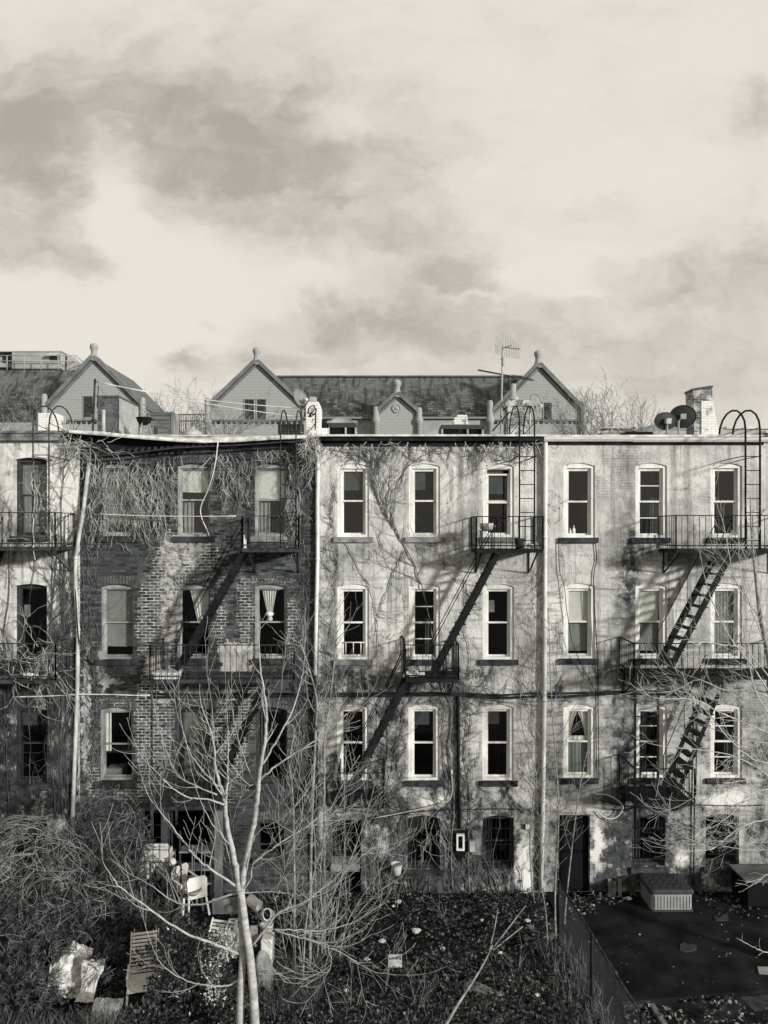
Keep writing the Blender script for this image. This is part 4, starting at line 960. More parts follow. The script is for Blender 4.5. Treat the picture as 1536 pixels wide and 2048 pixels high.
# ------------------------------------------------------------------ buildings across the street
def far_gable(b, ax_, top, xl, xr, ybase, Y, depth, pin=(), win=(), roofm='shingle_side', dent=True):
    """stone gable with coping, finial and cross roof; pixels on the plane Y"""
    zb = 0; x0, x1, zs = X(xl, Y), X(xr, Y), Z(ybase, Y); xa, za = X(ax_, Y), Z(top, Y)
    q = MB(); q.prism([(x0, zb), (x1, zb), (x1, zs), (xa, za), (x0, zs)], Y, Y + .5); wl = q.build('gable_wall', 'sandstone', b)
    q = MB()
    for (xe, s) in ((x0, -1), (x1, 1)):
        d = Vector((xe - xa, 0, zs - za)).normalized(); nrm = Vector((-d.z, 0, d.x)); nrm = nrm if nrm.z > 0 else -nrm
        a_, b_ = Vector((xa, Y + .2, za)), Vector((xe, Y + .2, zs)) + d * .15; q.bar(a_ + nrm * .1, b_ + nrm * .1, .9, .24, nrm); q.bar(a_ - nrm * .13, b_ - nrm * .13, .6, .14, nrm)
    q.build('coping', 'coping_stone', wl)
    q = MB(); q.lathe((xa, Y + .1, za + .1), [(.40, -.3), (.26, .02), (.19, .25), (.20, .42), (.26, .56), (.28, .70), (.23, .82), (.11, .89)], 14); q.build('finial', 'sandstone', wl)
    q = MB(); t = .12
    e = [(x0 - .1, zs), (xa, za + .08), (x1 + .1, zs)]
    for i in range(2):
        (a0, b0), (a1, b1) = e[i], e[i + 1]; q.add([(a0, Y + .5, b0), (a1, Y + .5, b1), (a1, Y + depth, b1), (a0, Y + depth, b0), (a0, Y + .5, b0 - t), (a1, Y + .5, b1 - t), (a1, Y + depth, b1 - t), (a0, Y + depth, b0 - t)], [(0, 1, 2, 3), (7, 6, 5, 4), (0, 4, 5, 1), (1, 5, 6, 2), (2, 6, 7, 3), (3, 7, 4, 0)])
    q.build('roof', roofm, b)
    q = MB(); q.prism([(x0 + .05, 0), (x1 - .05, 0), (x1 - .05, zs - .2), (xa, za - .2), (x0 + .05, zs - .2)], Y + depth - .4, Y + depth - .1); q.box(x0, x0 + .3, Y + .5, Y + depth - .4, 0, zs - .14); q.box(x1 - .3, x1, Y + .5, Y + depth - .4, 0, zs - .14); q.build('side_wall', 'sandstone', b)
    for (px, pt) in pin:
        q = MB(); q.lathe((X(px, Y), Y - .1, 0), [(.2, 0), (.2, Z(848, Y)), (.27, Z(846, Y)), (.27, Z(838, Y)), (.2, Z(835, Y)), (.19, Z(pt + 5, Y)), (.14, Z(pt + 1, Y)), (.05, Z(pt, Y))], 12); q.build('pinnacle', 'sandstone', b)
    for (a, c, d, e_) in win:
        q = MB(); q.box(X(a - 2.5, Y), X(c + 2.5, Y), Y - .05, Y - .005, Z(e_ + 2, Y), Z(d - 2.5, Y)); w = q.build('window', 'sandstone', b)
        q = MB(); q.box(X(a, Y), X(c, Y), Y - .07, Y - .052, Z(e_, Y), Z(d, Y)); q.build('pane', 'window_dark', w)
    if not dent: return wl
    q = MB(); n = int((x1 - x0) / .36)
    for i in range(n): xx = x0 + (i + .5) * (x1 - x0) / n; q.box(xx - .1, xx + .1, Y - .04, Y - .003, Z(848, Y), Z(843, Y))
    q.build('dentil_band', 'window_dark', wl)
    q = MB(); q.box(x0, x1, Y - .1, Y - .002, Z(842.5, Y), Z(839, Y)); q.build('string_course', 'coping_stone', wl)
    return wl
YS = 32.0
s1 = thing('school_building', (X(40, YS), YS, 0), 'old stone hall at the left with one steep gable and machinery on its roof', 'building')
far_gable(s1, 187, 716, 97, 284, 812, YS, 8.2, ((90, 788), (286, 795)), ((168, 186, 793, 834),))
q = MB(); x0, x1 = X(-260, YS), X(140, YS)
def mono(q, x0, x1, z0, z1, y0, y1, t=.25):
    q.add([(x0, y0, z0), (x1, y0, z0), (x1, y1, z1), (x0, y1, z1), (x0, y0, z0 - t), (x1, y0, z0 - t), (x1, y1, z1 - t), (x0, y1, z1 - t)], [(0, 1, 2, 3), (7, 6, 5, 4), (0, 4, 5, 1), (1, 5, 6, 2), (2, 6, 7, 3), (3, 7, 4, 0)])
mono(q, x0, x1, Z(836, YS), Z(738, YS + 4), YS + .4, YS + 4.4); mono(q, x0, x1, Z(738, YS + 4), Z(760, YS + 5), YS + 4.41, YS + 9); q.build('roof', 'shingle', s1)
q = MB(); q.box(x0, X(96, YS), YS + .3, YS + .8, 0, Z(836, YS) - .26); q.box(x0, x1, YS + 8.4, YS + 8.8, 0, Z(800, YS + 8)); q.box(x0, x0 + .4, YS + .8, YS + 8.4, 0, Z(836, YS) - .3); q.build('wall', 'sandstone_pale', s1)
# rooftop machinery
Y = YS + 5.2
hv = thing('air_handler', (X(80, Y), Y, Z(738, Y)), 'grey rooftop air handling unit behind a railing at the far left', 'air handler')
q = MB(); q.box(X(24, Y), X(122, Y), Y, Y + 2.5, Z(738, Y), Z(704, Y)); q.box(X(-40, Y), X(24, Y) - .01, Y + .6, Y + 2.3, Z(731, Y), Z(705, Y)); q.box(X(-42, Y), X(124, Y), Y - .05, Y + 2.6, Z(704, Y) + .004, Z(702, Y)); bd = q.build('casing', 'hvac_metal', hv)
q = MB(); q.box(X(-2, Y), X(22, Y), Y + .55, Y + .595, Z(722, Y), Z(706, Y)); q.box(X(100, Y), X(119, Y), Y - .04, Y - .003, Z(721, Y), Z(708, Y)); q.build('grille', 'window_dark', bd)
q = MB(); a = X(99, Y); b = X(120, Y); q.add([(a, Y - .05, Z(706, Y)), (b, Y - .05, Z(706, Y)), (b, Y - .6, Z(712, Y)), (a, Y - .6, Z(712, Y)), (a, Y - .05, Z(708, Y)), (b, Y - .05, Z(708, Y)), (b, Y - .6, Z(713, Y)), (a, Y - .6, Z(713, Y))], [(0, 1, 2, 3), (7, 6, 5, 4), (0, 4, 5, 1), (1, 5, 6, 2), (2, 6, 7, 3), (3, 7, 4, 0)]); q.build('hood', 'gutter_metal', bd)
q = MB(); q.prism([(X(126, Y), Z(738, Y)), (X(150, Y), Z(738, Y)), (X(150, Y), Z(724, Y)), (X(128, Y), Z(704, Y))], Y + .6, Y + 2.3); q.build('duct', 'hvac_metal', hv)
q = MB(); Yr = YS + 4.2
for zz in (711, 722): q.tube([P(-60, zz, Yr), P(152, zz, Yr), P(167, zz + 14, Yr + 3)], .04, 5)
for a in range(-54, 160, 34): q.tube([P(a, 740, Yr), P(a, 711, Yr)], .04, 5)
solo(q, 'guard_rail', 'hvac_metal', 'pipe guard rail in front of the far left rooftop unit', 'railing')

s2 = thing('school_building', (X(790, YS), YS, 0), 'long stone hall with a dark tiled roof between two steep gables', 'building')
far_gable(s2, 513, 724, 421, 606, 812, YS, 9, ((416, 796),), ((490, 508, 799, 842), (515, 532, 799, 842)))
far_gable(s2, 1077, 730, 986, 1168, 824, YS, 9, ((980, 801), (1166, 803)), ((1088, 1103, 806, 842),))
q = MB(); x0, x1 = X(530, YS), X(1070, YS); mono(q, x0, x1, Z(834, YS), Z(753, YS + 4.5), YS + .2, YS + 4.7); mono(q, x0, x1, Z(753, YS + 4.5), Z(834, YS + 4.5), YS + 4.71, YS + 9.2); q.build('roof', 'shingle', s2)
q = MB(); q.box(x0, x1, YS + 4.5, YS + 4.9, Z(753, YS + 4.5) + .002, Z(750.6, YS + 4.5)); q.build('ridge', 'coping_stone', s2)
q = MB(); q.box(X(607, YS), X(985, YS), YS + .1, YS + .6, 0, Z(838, YS)); q.box(x0, x1, YS + 8.6, YS + 9, 0, Z(834, YS + 4.5)); q.build('wall', 'sandstone_pale', s2)
q = MB(); q.box(X(607, YS), X(985, YS), YS - .15, YS + .3, Z(838, YS) + .002, Z(834, YS)); q.build('gutter', 'dish_grey', s2)
far_gable(s2, 794, 789, 756, 834, 824, YS - .6, 4, ((752, 813), (838, 815)), (), 'shingle', False)
q = MB(); y = YS - .6; q.lathe((X(793, y), y - .002, Z(817, y)), [(.3, .0), (.3, .06), (.24, .07), (.22, .03), (.14, .03), (.12, .07), (.04, .08)], 18, (0, -1, 0)); q.build('roundel', 'sandstone', s2)
# low modern blocks far right and the fence between the halls
q = MB(); Y = 60; q.box(X(1440, Y), X(1700, Y), Y, Y + 12, 0, Z(858, Y)); 
ob = thing('office_building', (X(1560, Y), Y, 0), 'low pale building on the skyline at the right edge', 'building'); q.build('wall', 'hvac_metal', ob)
q = MB(); q.box(X(1452, Y), X(1700, Y), Y - .2, Y + 11, Z(858, Y) + .002, Z(853, Y)); q.box(X(1430, Y), X(1445, Y), Y + 1, Y + 4, Z(858, Y) + .002, Z(846, Y)); q.build('roof', 'gutter_metal', ob)
q = MB(); Y = 52; q.box(X(1240, Y), X(1425, Y), Y, Y + 8, 0, Z(862, Y)); 
ob = thing('office_building', (X(1330, Y), Y, 0), 'low grey building behind the two dark satellite dishes', 'building'); q.build('wall', 'hvac_metal', ob)
q = MB(); q.prism([(X(1255, Y), Z(862, Y) + .003), (X(1420, Y), Z(862, Y) + .003), (X(1400, Y), Z(852, Y)), (X(1310, Y), Z(848, Y))], Y + .2, Y + 7.5); q.build('roof', 'dish_grey', ob)
q = MB(); Y = 34
for zz in (829, 842): q.tube([P(335, zz, Y), P(425, zz, Y)], .05, 4)
for i in range(24): a = 337 + i * 3.7; q.tube([P(a, 875, Y), P(a, 828, Y)], .03, 4)
solo(q, 'iron_fence', 'dish_grey', 'iron railing fence between the two stone halls', 'fence')
# ------------------------------------------------------------------ ground
q = MB(); q.quad((-900, -60, -.004), (900, -60, -.004), (900, 1500, -.004), (-900, 1500, -.004)); o = q.build('ground', 'street'); o['kind'] = 'structure'
def bumpy(x0, x1, y0, y1, nx, ny, amp, base):
    q = MB(); q.smooth = True; vs = []
    for j in range(ny + 1):
        for i in range(nx + 1):
            xx = x0 + (x1 - x0) * i / nx; yy = y0 + (y1 - y0) * j / ny
            e = min(1, 4 * min(i / nx, 1 - i / nx, j / ny, 1 - j / ny) + .05)
            vs.append((xx, yy, base + amp * e * (noise.noise((xx * .9, yy * .9, 0)) + .5 * noise.noise((xx * 2.7, yy * 2.7, 3)) + .25 * noise.noise((xx * 7, yy * 7, 5)))))
    q.add(vs, [(j * (nx + 1) + i, j * (nx + 1) + i + 1, (j + 1) * (nx + 1) + i + 1, (j + 1) * (nx + 1) + i) for j in range(ny) for i in range(nx)])
    return q
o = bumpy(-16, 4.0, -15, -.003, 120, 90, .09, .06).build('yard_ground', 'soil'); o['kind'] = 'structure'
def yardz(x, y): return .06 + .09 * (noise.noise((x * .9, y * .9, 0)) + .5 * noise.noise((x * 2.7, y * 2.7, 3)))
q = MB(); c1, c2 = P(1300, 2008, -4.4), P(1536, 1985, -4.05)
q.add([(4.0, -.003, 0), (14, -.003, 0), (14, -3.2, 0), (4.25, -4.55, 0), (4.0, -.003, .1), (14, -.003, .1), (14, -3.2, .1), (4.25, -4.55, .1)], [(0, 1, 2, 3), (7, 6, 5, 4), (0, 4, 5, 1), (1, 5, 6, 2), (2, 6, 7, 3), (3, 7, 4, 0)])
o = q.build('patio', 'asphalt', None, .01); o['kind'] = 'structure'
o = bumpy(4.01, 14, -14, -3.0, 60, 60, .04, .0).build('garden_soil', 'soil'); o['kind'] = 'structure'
# flat patches on the patio
def flatpatch(pts, z, mat, label, cat, name):
    q = MB(); n = len(pts); q.add([(a, b, z) for a, b in pts] + [(a, b, z + .012) for a, b in pts], [tuple(range(n))[::-1], tuple(range(n, 2 * n))] + [(i, (i + 1) % n, n + (i + 1) % n, n + i) for i in range(n)])
    return solo(q, name, mat, label, cat)
def gp(px, py, z=.1):
    d = (CZ - z) * F / (py - HZ); return ((px - 768) * d / F, d - D)
flatpatch([gp(*a) for a in ((1432, 1842), (1458, 1842), (1455, 1828), (1446, 1830), (1440, 1836), (1427, 1832))], .101, 'asphalt_patch', 'torn grey scrap lying on the patio near the wall', 'scrap', 'cardboard_scrap')
flatpatch([gp(*a) for a in ((1518, 1948), (1545, 1950), (1545, 1935), (1515, 1934))], .101, 'grey_plastic', 'pale flat scrap on the patio at the right edge', 'scrap', 'cardboard_scrap')
flatpatch([gp(*a) for a in ((1360, 1902), (1372, 1905), (1385, 1903), (1394, 1900), (1393, 1892), (1385, 1888), (1378, 1890), (1368, 1886), (1360, 1890))], .1005, 'asphalt_patch', 'faint double ring shaped mat in the middle of the patio', 'mat', 'rubber_mat')

# ------------------------------------------------------------------ patio things
bx = thing('deck_box', (X(1340, -1.6), -1.7, .1), 'grey resin storage box with a patterned dark lid on the patio', 'storage box')
y0 = -1.0; xl, xr = X(1303, y0), X(1386, y0); zt = Z(1788, y0); yk = -.14
q = MB()
def rrect(x0, x1, y0, y1, r, n=5):
    out = []
    for (cx, cy, a0) in ((x1 - r, y0 + r, -90), (x1 - r, y1 - r, 0), (x0 + r, y1 - r, 90), (x0 + r, y0 + r, 180)):
        for i in range(n + 1): t = math.radians(a0 + 90 * i / n); out.append((cx + r * math.cos(t), cy + r * math.sin(t)))
    return out
def slabz(q, lp, z0, z1):
    n = len(lp); q.add([(a, b, z0) for a, b in lp] + [(a, b, z1) for a, b in lp], [tuple(range(n))[::-1], tuple(range(n, 2 * n))] + [(i, (i + 1) % n, n + (i + 1) % n, n + i) for i in range(n)])
slabz(q, rrect(xl, xr, y0, yk, .1), .14, zt); 
bo = q.build('body', 'resin_pale', bx)
q = MB()
for i in range(1, 13): xx = xl + (xr - xl) * i / 13; q.box(xx - .006, xx + .006, y0 - .006, y0 - .001, .16, zt - .06)
for i in range(1, 10): yy = y0 + (yk - y0) * i / 10; q.box(xl - .006, xl - .001, yy - .006, yy + .006, .16, zt - .06)
q.build('board_groove', 'resin_dark', bo)
q = MB(); slabz(q, rrect(xl - .03, xr + .03, y0 - .03, yk + .03, .1), .101, .139); slabz(q, rrect(xl - .035, xr + .035, y0 - .035, yk + .035, .1), zt + .001, zt + .05); q.build('trim', 'resin_dark', bx)
q = MB(); lp = rrect(xl - .04, xr + .04, y0 - .04, yk + .04, .12); n = len(lp); cx, cy = (xl + xr) / 2, (y0 + yk) / 2
vs = [(a, b, zt + .052) for a, b in lp] + [(cx + (a - cx) * .93, cy + (b - cy) * .93, zt + .10) for a, b in lp]
q.add(vs, [tuple(range(n))[::-1], tuple(range(n, 2 * n))] + [(i, (i + 1) % n, n + (i + 1) % n, n + i) for i in range(n)])
for j in range(7):
    yy = y0 + .05 + j * .118
    for i in range(6):
        xx = xl + .07 + i * .165 + (.06 if j % 2 else 0)
        if xx + .13 < xr: q.box(xx, xx + R.uniform(.11, .15), yy, yy + .10, zt + .101, zt + .106 + R.uniform(0, .006))
q.build('lid', 'resin_dark', bx)
# planks against the wall
for i, (a, w, t, lab) in enumerate(((1219, 7, 1758, 'leftmost of the three short boards leaning on the wall by the basement door'), (1229, 8, 1762, 'middle of the three short boards leaning on the wall by the basement door'), (1239, 7, 1757, 'rightmost of the three short boards leaning on the wall by the basement door'))):
    q = MB(); b0, t0 = P(a + R.uniform(-2, 2), 1790, -.28), P(a, t, -.04); b0.z = .102; q.bar(b0, t0, w / 80, .025, (0, 1, 0)); solo(q, 'board', 'grey_wood', lab, 'board', 'boards leaning by the basement door')
# dark wheeled bin at the right
bn = thing('cabinet', (X(1530, -1.6), -1.6, .1), 'low black cabinet with a pale top at the right edge of the patio', 'cabinet'); y0 = -.95
q = MB(); q.box(X(1495, y0), X(1640, y0), y0, -.12, .18, Z(1764, y0)); q.build('body', 'black_paint', bn, .02)
q = MB(); q.box(X(1490, y0), X(1645, y0), y0 - .04, -.09, Z(1764, y0) + .002, Z(1760, y0)); q.box(X(1490, -.1), X(1500, -.1), -.14, -.09, Z(1764, y0), Z(1738, -.1)); q.build('top', 'grey_wood', bn)
for a in (1499, 1560, 1630):
    q = MB(); q.box(X(a, y0), X(a, y0) + .06, y0 + .03, y0 + .09, .1, .179); q.build('leg', 'dark_wood', bn)
# chain-link fence
fn = thing('chain_link_fence', (3.95, -5, 0), 'sagging chain-link fence with a pipe rail along the patio edge', 'fence')
fa, fb = Vector((3.80, -2.5, 0)), Vector((4.13, -8.2, 0)); H = 1.48
q = MB(); q.tube([fa + Vector((0, 0, H + .02)), fa.lerp(fb, .3) + Vector((0, 0, H)), fa.lerp(fb, .6) + Vector((0, 0, H - .02)), fb + Vector((0, 0, H))], .022, 6)
for t in (.12, .27, .42, .6): c = fa.lerp(fb, t) + Vector((0, 0, H)); q.tube([c - Vector((0, .04, 0)), c + Vector((0, .04, 0))], .032, 6)
q.build('rail', 'iron_worn', fn)
for t in (0, .38, .8): q = MB(); c = fa.lerp(fb, t); q.tube([c, c + Vector((0, 0, H + .03))], .032, 6); q.build('post', 'iron', fn)
q = MB(); L = (fb - fa).length; st = .07; u_ = (fb - fa) / L; i = -int(H / st)
while i * st < L:
    for s in (1, -1):
        s0, s1 = i * st, i * st + H; z0, z1 = 0.02, H
        if s0 < 0: z0 = -s0; s0 = 0
        if s1 > L: z1 = H - (s1 - L); s1 = L
        if s < 0: z0, z1 = H - z0, H - z1
        if s1 > s0: q.tube([fa + u_ * s0 + Vector((0, 0, z0)), fa + u_ * s1 + Vector((0, 0, z1))], .0017, 3, False)
    i += 1
q.build('mesh_wire', 'wire', fn)
# kerb stones and planks in the yard
def plank(p0, p1, w, h, mat, lab, cat='plank', name='plank'):
    q = MB(); q.bar(p0, p1, w, h); return solo(q, name, mat, lab, cat, bevel=.004)
def gv(px, py, z=.1): a, b = gp(px, py, z); return Vector((a, b, z))
plank(gv(934, 1966, .14), gv(998, 1994, .14), .26, .05, 'weathered_wood', 'broad weathered plank lying flat in the ivy')
plank(gv(1303, 2010, .06), gv(1330, 2052, .06), .10, .08, 'grey_wood', 'narrow timber edging at the near corner of the patio')
plank(gv(1245, 2012, .06), gv(1300, 2009, .06), .12, .1, 'dark_wood', 'dark timber baulk under the chain-link fence')
plank(gv(1057, 1850, .18), gv(1070, 1864, .18), .12, .03, 'weathered_wood', 'short pale board in the leaves near the tall saplings')
plank(gv(1096, 1878, .25), gv(1110, 1868, .25), .12, .03, 'weathered_wood', 'short pale board beside the chain-link fence')
q = MB(); q.tube(catmull([P(886, 2060, -6.6), P(915, 2010, -6.0), P(940, 1972, -5.5), P(968, 1926, -4.9), P(985, 1890, -4.6)], 4), [.028 - .0010 * i for i in range(17)], 6); solo(q, 'fallen_pole', 'bark_grey', 'long pale pole slanting up out of the undergrowth', 'pole')
for k, (e, lab) in enumerate((((996, 1816), 'left of three bare rods fanning from the stump'), ((1052, 1810), 'middle and thickest of three bare rods fanning from the stump'), ((1046, 1853), 'right of three bare rods fanning from the stump'))):
    a = gv(978 + 3 * k, 1902, .2); b = P(e[0], e[1], a.y + .5); q = MB(); q.tube(catmull([a, a.lerp(b, .5) + Vector((.02, 0, .02)), b], 4), [.016, .0155, .015, .0145, .014, .013, .012, .011, .010][:9], 6); solo(q, 'cut_rod', 'bark_grey', lab, 'stem', 'bare rods fanning from one stump')
# litter
rr = random.Random(11)
LIT = [((797, 1803), .10, 'white cup lying by the foot of the cream house'), ((786, 1812), .06, 'thin white scrap below the white cup'), ((1055, 1841), .09, 'white round lump near the tall saplings'), ((964, 1840), .06, 'small white ball in the leaves of the middle yard'),
       ((764, 1882), .10, 'pale crumpled paper under the right twigs of the big bare tree'), ((832, 1861), .13, 'torn grey paper in the ivy below the cream house'), ((734, 1918), .09, 'pale crumpled wrapper left of the open carton'), ((886, 1897), .08, 'pale wisp of paper in the middle of the ivy'), ((692, 1981), .07, 'small pale scrap near the lower edge of the yard'), ((1000, 1905), .07, 'small pale flake beside the stump'), ((1258, 1797), .10, 'crumpled white paper on the patio by the boards'), ((1075, 1990), .08, 'pale paper scrap among the leaves below the fence')]
for (p_, s, lab) in LIT:
    s *= .72
    c = gv(p_[0], p_[1], .2 if p_[0] < 1200 else .13); q = MB(); q.smooth = True
    vs = []; n = 7
    for j in range(5):
        for i in range(n):
            a = 2 * math.pi * i / n; r_ = s * math.sin(math.pi * (j + .3) / 4.6) * rr.uniform(.7, 1.15); vs.append((c.x + r_ * math.cos(a) * 1.2, c.y + r_ * math.sin(a), c.z + s * .6 * math.cos(math.pi * (j + .3) / 4.6) * rr.uniform(.7, 1.1)))
    q.smooth = False; q.add(vs, [(j * n + i, j * n + (i + 1) % n, (j + 1) * n + (i + 1) % n, (j + 1) * n + i) for j in range(4) for i in range(n)] + [tuple(range(n - 1, -1, -1)), tuple(range(4 * n, 5 * n))])
    solo(q, 'paper_scrap', 'litter', lab, 'litter', 'litter in the yard')
c = gv(790, 1928, .22); q = MB()
for (a, b, c_, d_) in ((-.14, .14, -.1, -.085), (-.14, .14, .085, .1), (-.14, -.125, -.085, .085), (.125, .14, -.085, .085)): q.box(c.x + a, c.x + b, c.y + c_, c.y + d_, c.z, c.z + .14)
q.box(c.x - .14, c.x + .14, c.y - .1, c.y + .1, c.z - .012, c.z - .001); solo(q, 'carton', 'litter', 'open white carton tilted in the ivy', 'box')
q = MB(); c = P(793, 1733, -.25); q.lathe((c.x, c.y, Z(1748, -.25)), [(.11, 0), (.13, .18), (.15, .26), (.16, .265), (.13, .25), (.11, .03)], 12); solo(q, 'bucket', 'gutter_metal', 'pale bucket hung beside the left basement window of the cream house', 'bucket')

# ------------------------------------------------------------------ junk below the brick house
y = -.9
tb = thing('folding_table', (X(312, y), y, 0), 'narrow table under a ragged cloth carrying the white cooler', 'table'); zt = Z(1719, y)
q = MB(); q.box(X(286, y), X(340, y), y - .02, y + .6, zt - .03, zt); q.build('tabletop', 'weathered_wood', tb)
for (a, b) in ((289, 0), (335, 0), (289, .52), (335, .52)): q = MB(); q.box(X(a, y), X(a, y) + .04, y + b, y + b + .04, 0.02, zt - .031); q.build('leg', 'weathered_wood', tb)
cl = thing('cooler', (X(312, y), y + .3, zt), 'white cooler with its lid up on the cloth-covered table', 'cooler')
q = MB(); q.box(X(288, y), X(334, y), y + .06, y + .5, zt + .01, zt + .12); q.build('body', 'white_plastic', cl, .02)
q = MB(); q.prism([(X(284, y), Z(1718, y) + .02), (X(333, y), Z(1718, y) + .02), (X(337, y), Z(1692, y)), (X(334, y), Z(1688, y)), (X(291, y), Z(1688, y)), (X(288, y), Z(1691, y))], y - .005, y + .055); ld = q.build('lid', 'white_plastic', cl, .01)
q = MB(); q.box(X(294, y), X(331, y), y - .016, y - .006, Z(1694, y), Z(1692, y)); q.build('groove', 'grey_plastic', ld)
q = MB(); q.smooth = True; x0, x1 = X(280, y), X(341, y); nx, nz = 26, 12; rr = random.Random(4); vs = []
drop = [rr.uniform(.45, 1.0) for _ in range(nx + 1)]
for j in range(nz + 1):
    for i in range(nx + 1):
        t = j / nz; dz = max(0, t - .25) / .75; vs.append((x0 + (x1 - x0) * i / nx + .02 * noise.noise((i * .6, j * .5, 2)), y - .035 + (.5 * (1 - t / .25) if t < .25 else -.04 * math.sin(i * 1.3) * dz), zt + .006 - dz * .5 * drop[i]))
q.add(vs, [(j * (nx + 1) + i, j * (nx + 1) + i + 1, (j + 1) * (nx + 1) + i + 1, (j + 1) * (nx + 1) + i) for j in range(nz) for i in range(nx)]); solo(q, 'tablecloth', 'white_cloth', 'ragged pale cloth hanging over the table under the cooler', 'cloth')
q = MB(); c = P(344, 1726, y - .1); q.lathe(c, [(.02, -.12), (.09, -.09), (.11, 0), (.08, .08), (.03, .12)], 10); solo(q, 'cloth_bundle', 'white_cloth', 'round white bundle tied to the lattice gate next to the cooler', 'bundle')
gt = MB(); yy = -1.5
for i in range(-4, 6):
    for s in (1, -1):
        a = P(306 + i * 16, 1722, yy) ; b = P(306 + i * 16 + 62 * s, 1836, yy)
        a2 = a.lerp(b, .0); p0, p1 = a, b
        def cut(p0, p1, lo, hi):
            t0 = max(0, min(1, (lo - p0.x) / (p1.x - p0.x))); t1 = max(0, min(1, (hi - p0.x) / (p1.x - p0.x))); u0, u1 = min(t0, t1), max(t0, t1); return p0.lerp(p1, u0), p0.lerp(p1, u1)
        p0, p1 = cut(p0, p1, X(300, yy), X(364, yy))
        if (p1 - p0).length > .05: gt.bar(p0 + Vector((0, .014 * s, 0)), p1 + Vector((0, .014 * s, 0)), .012, .03, (0, 1, 0))
for a in (300, 362): gt.bar(P(a, 1720, yy), P(a, 1862, yy), .03, .03)
solo(gt, 'lattice_gate', 'iron_worn', 'folding lattice gate leaning in front of the cooler table', 'gate')
def chair(c, rz, tilt, lab, grp='white plastic chairs by the porch'):
    t = thing('plastic_chair', (c.x, c.y, c.z), lab, 'chair', grp); M = Matrix.Translation(c) @ Matrix.Rotation(rz, 4, 'Z') @ Matrix.Rotation(tilt, 4, 'X')
    def put(q, n):
        q.v = [tuple(M @ Vector(a)) for a in q.v]; return q.build(n, 'white_plastic', t, .012)
    q = MB(); q.box(-.23, .23, -.23, .22, .41, .45); put(q, 'seat')
    q = MB(); q.prism([(-.22, .452), (.22, .452), (.24, .8), (.18, .88), (-.18, .88), (-.24, .8)], .2, .24); put(q, 'backrest')
    for sx in (-1, 1):
        for sy in (-1, 1):
            q = MB(); q.bar((sx * .2, sy * .19, .405), (sx * .24, sy * .23, 0), .05, .05); put(q, 'leg')
        q = MB(); q.box(sx * .25 - .025, sx * .25 + .025, -.22, .2, .64, .67); q.box(sx * .25 - .02, sx * .25 + .02, -.22, -.18, .451, .639); put(q, 'armrest')
    return t
c = P(365, 1780, -1.3); c.z = .40; chair(c, .9, .15, 'upright white plastic chair standing behind the lattice gate')
c = P(392, 1800, -1.6); c.z = .30; chair(c, -2.6, .2, 'white plastic chair facing the porch with a dark basket on its seat')
q = MB(); c = P(386, 1781, -1.75); q.lathe(c, [(.10, -.09), (.19, 0), (.2, .03), (.18, .02), (.08, -.07)], 16); solo(q, 'basket', 'grey_plastic', 'round shallow basket on the white chair by the porch', 'basket')
# porch shelf, post, rods
q = MB(); q.box(X(430, -.55), X(445, -.55), -.62, -.5, .05, Z(1620, -.55)); solo(q, 'wooden_post', 'weathered_wood', 'peeling wooden post holding up the porch below the brick house', 'post')
sh = thing('shelf_rack', (X(395, -.4), -.4, 0), 'dark shelf rack of clutter in the porch opening', 'shelf')
for b in (1700, 1735, 1762): q = MB(); q.box(X(360, -.5), X(425, -.5), -.6, -.2, Z(b + 3, -.5), Z(b, -.5)); q.build('shelf', 'weathered_wood', sh)
for a in (360, 423): q = MB(); q.box(X(a, -.5), X(a, -.5) + .04, -.58, -.54, .05, Z(1660, -.5)); q.build('post', 'dark_wood', sh)
for (a, b0, b1, w) in ((383, 1690, 1800, .03), (387, 1700, 1790, .02), (402, 1685, 1780, .03), (408, 1700, 1800, .02)):
    q = MB(); q.tube([P(a, b1, -.75), P(a + 2, b0, -.7)], w * .5, 5)
    solo(q, 'broom_handle', 'weathered_wood', {383: 'leftmost pale broomstick standing in the porch clutter', 387: 'thin short broomstick second from the left in the porch', 402: 'thick broomstick right of centre in the porch clutter', 408: 'rightmost thin broomstick in the porch clutter'}[a], 'broomstick', 'sticks in the porch')
plank(P(425, 1812, -1.6), P(475, 1811, -1.6), .08, .34, 'weathered_wood', 'wide grey board lying behind the trunk of the big bare tree', 'board', 'board')
q = MB(); c = P(510, 1808, -2.0); ax = Vector((.75, -.45, -.35)).normalized(); q.lathe(c - ax * .2, [(.12, 0), (.125, .02), (.13, .3), (.135, .32), (.11, .31), (.09, .05)], 16, ax); solo(q, 'barrel', 'clay', 'pale clay barrel lying on its side right of the big tree', 'barrel')
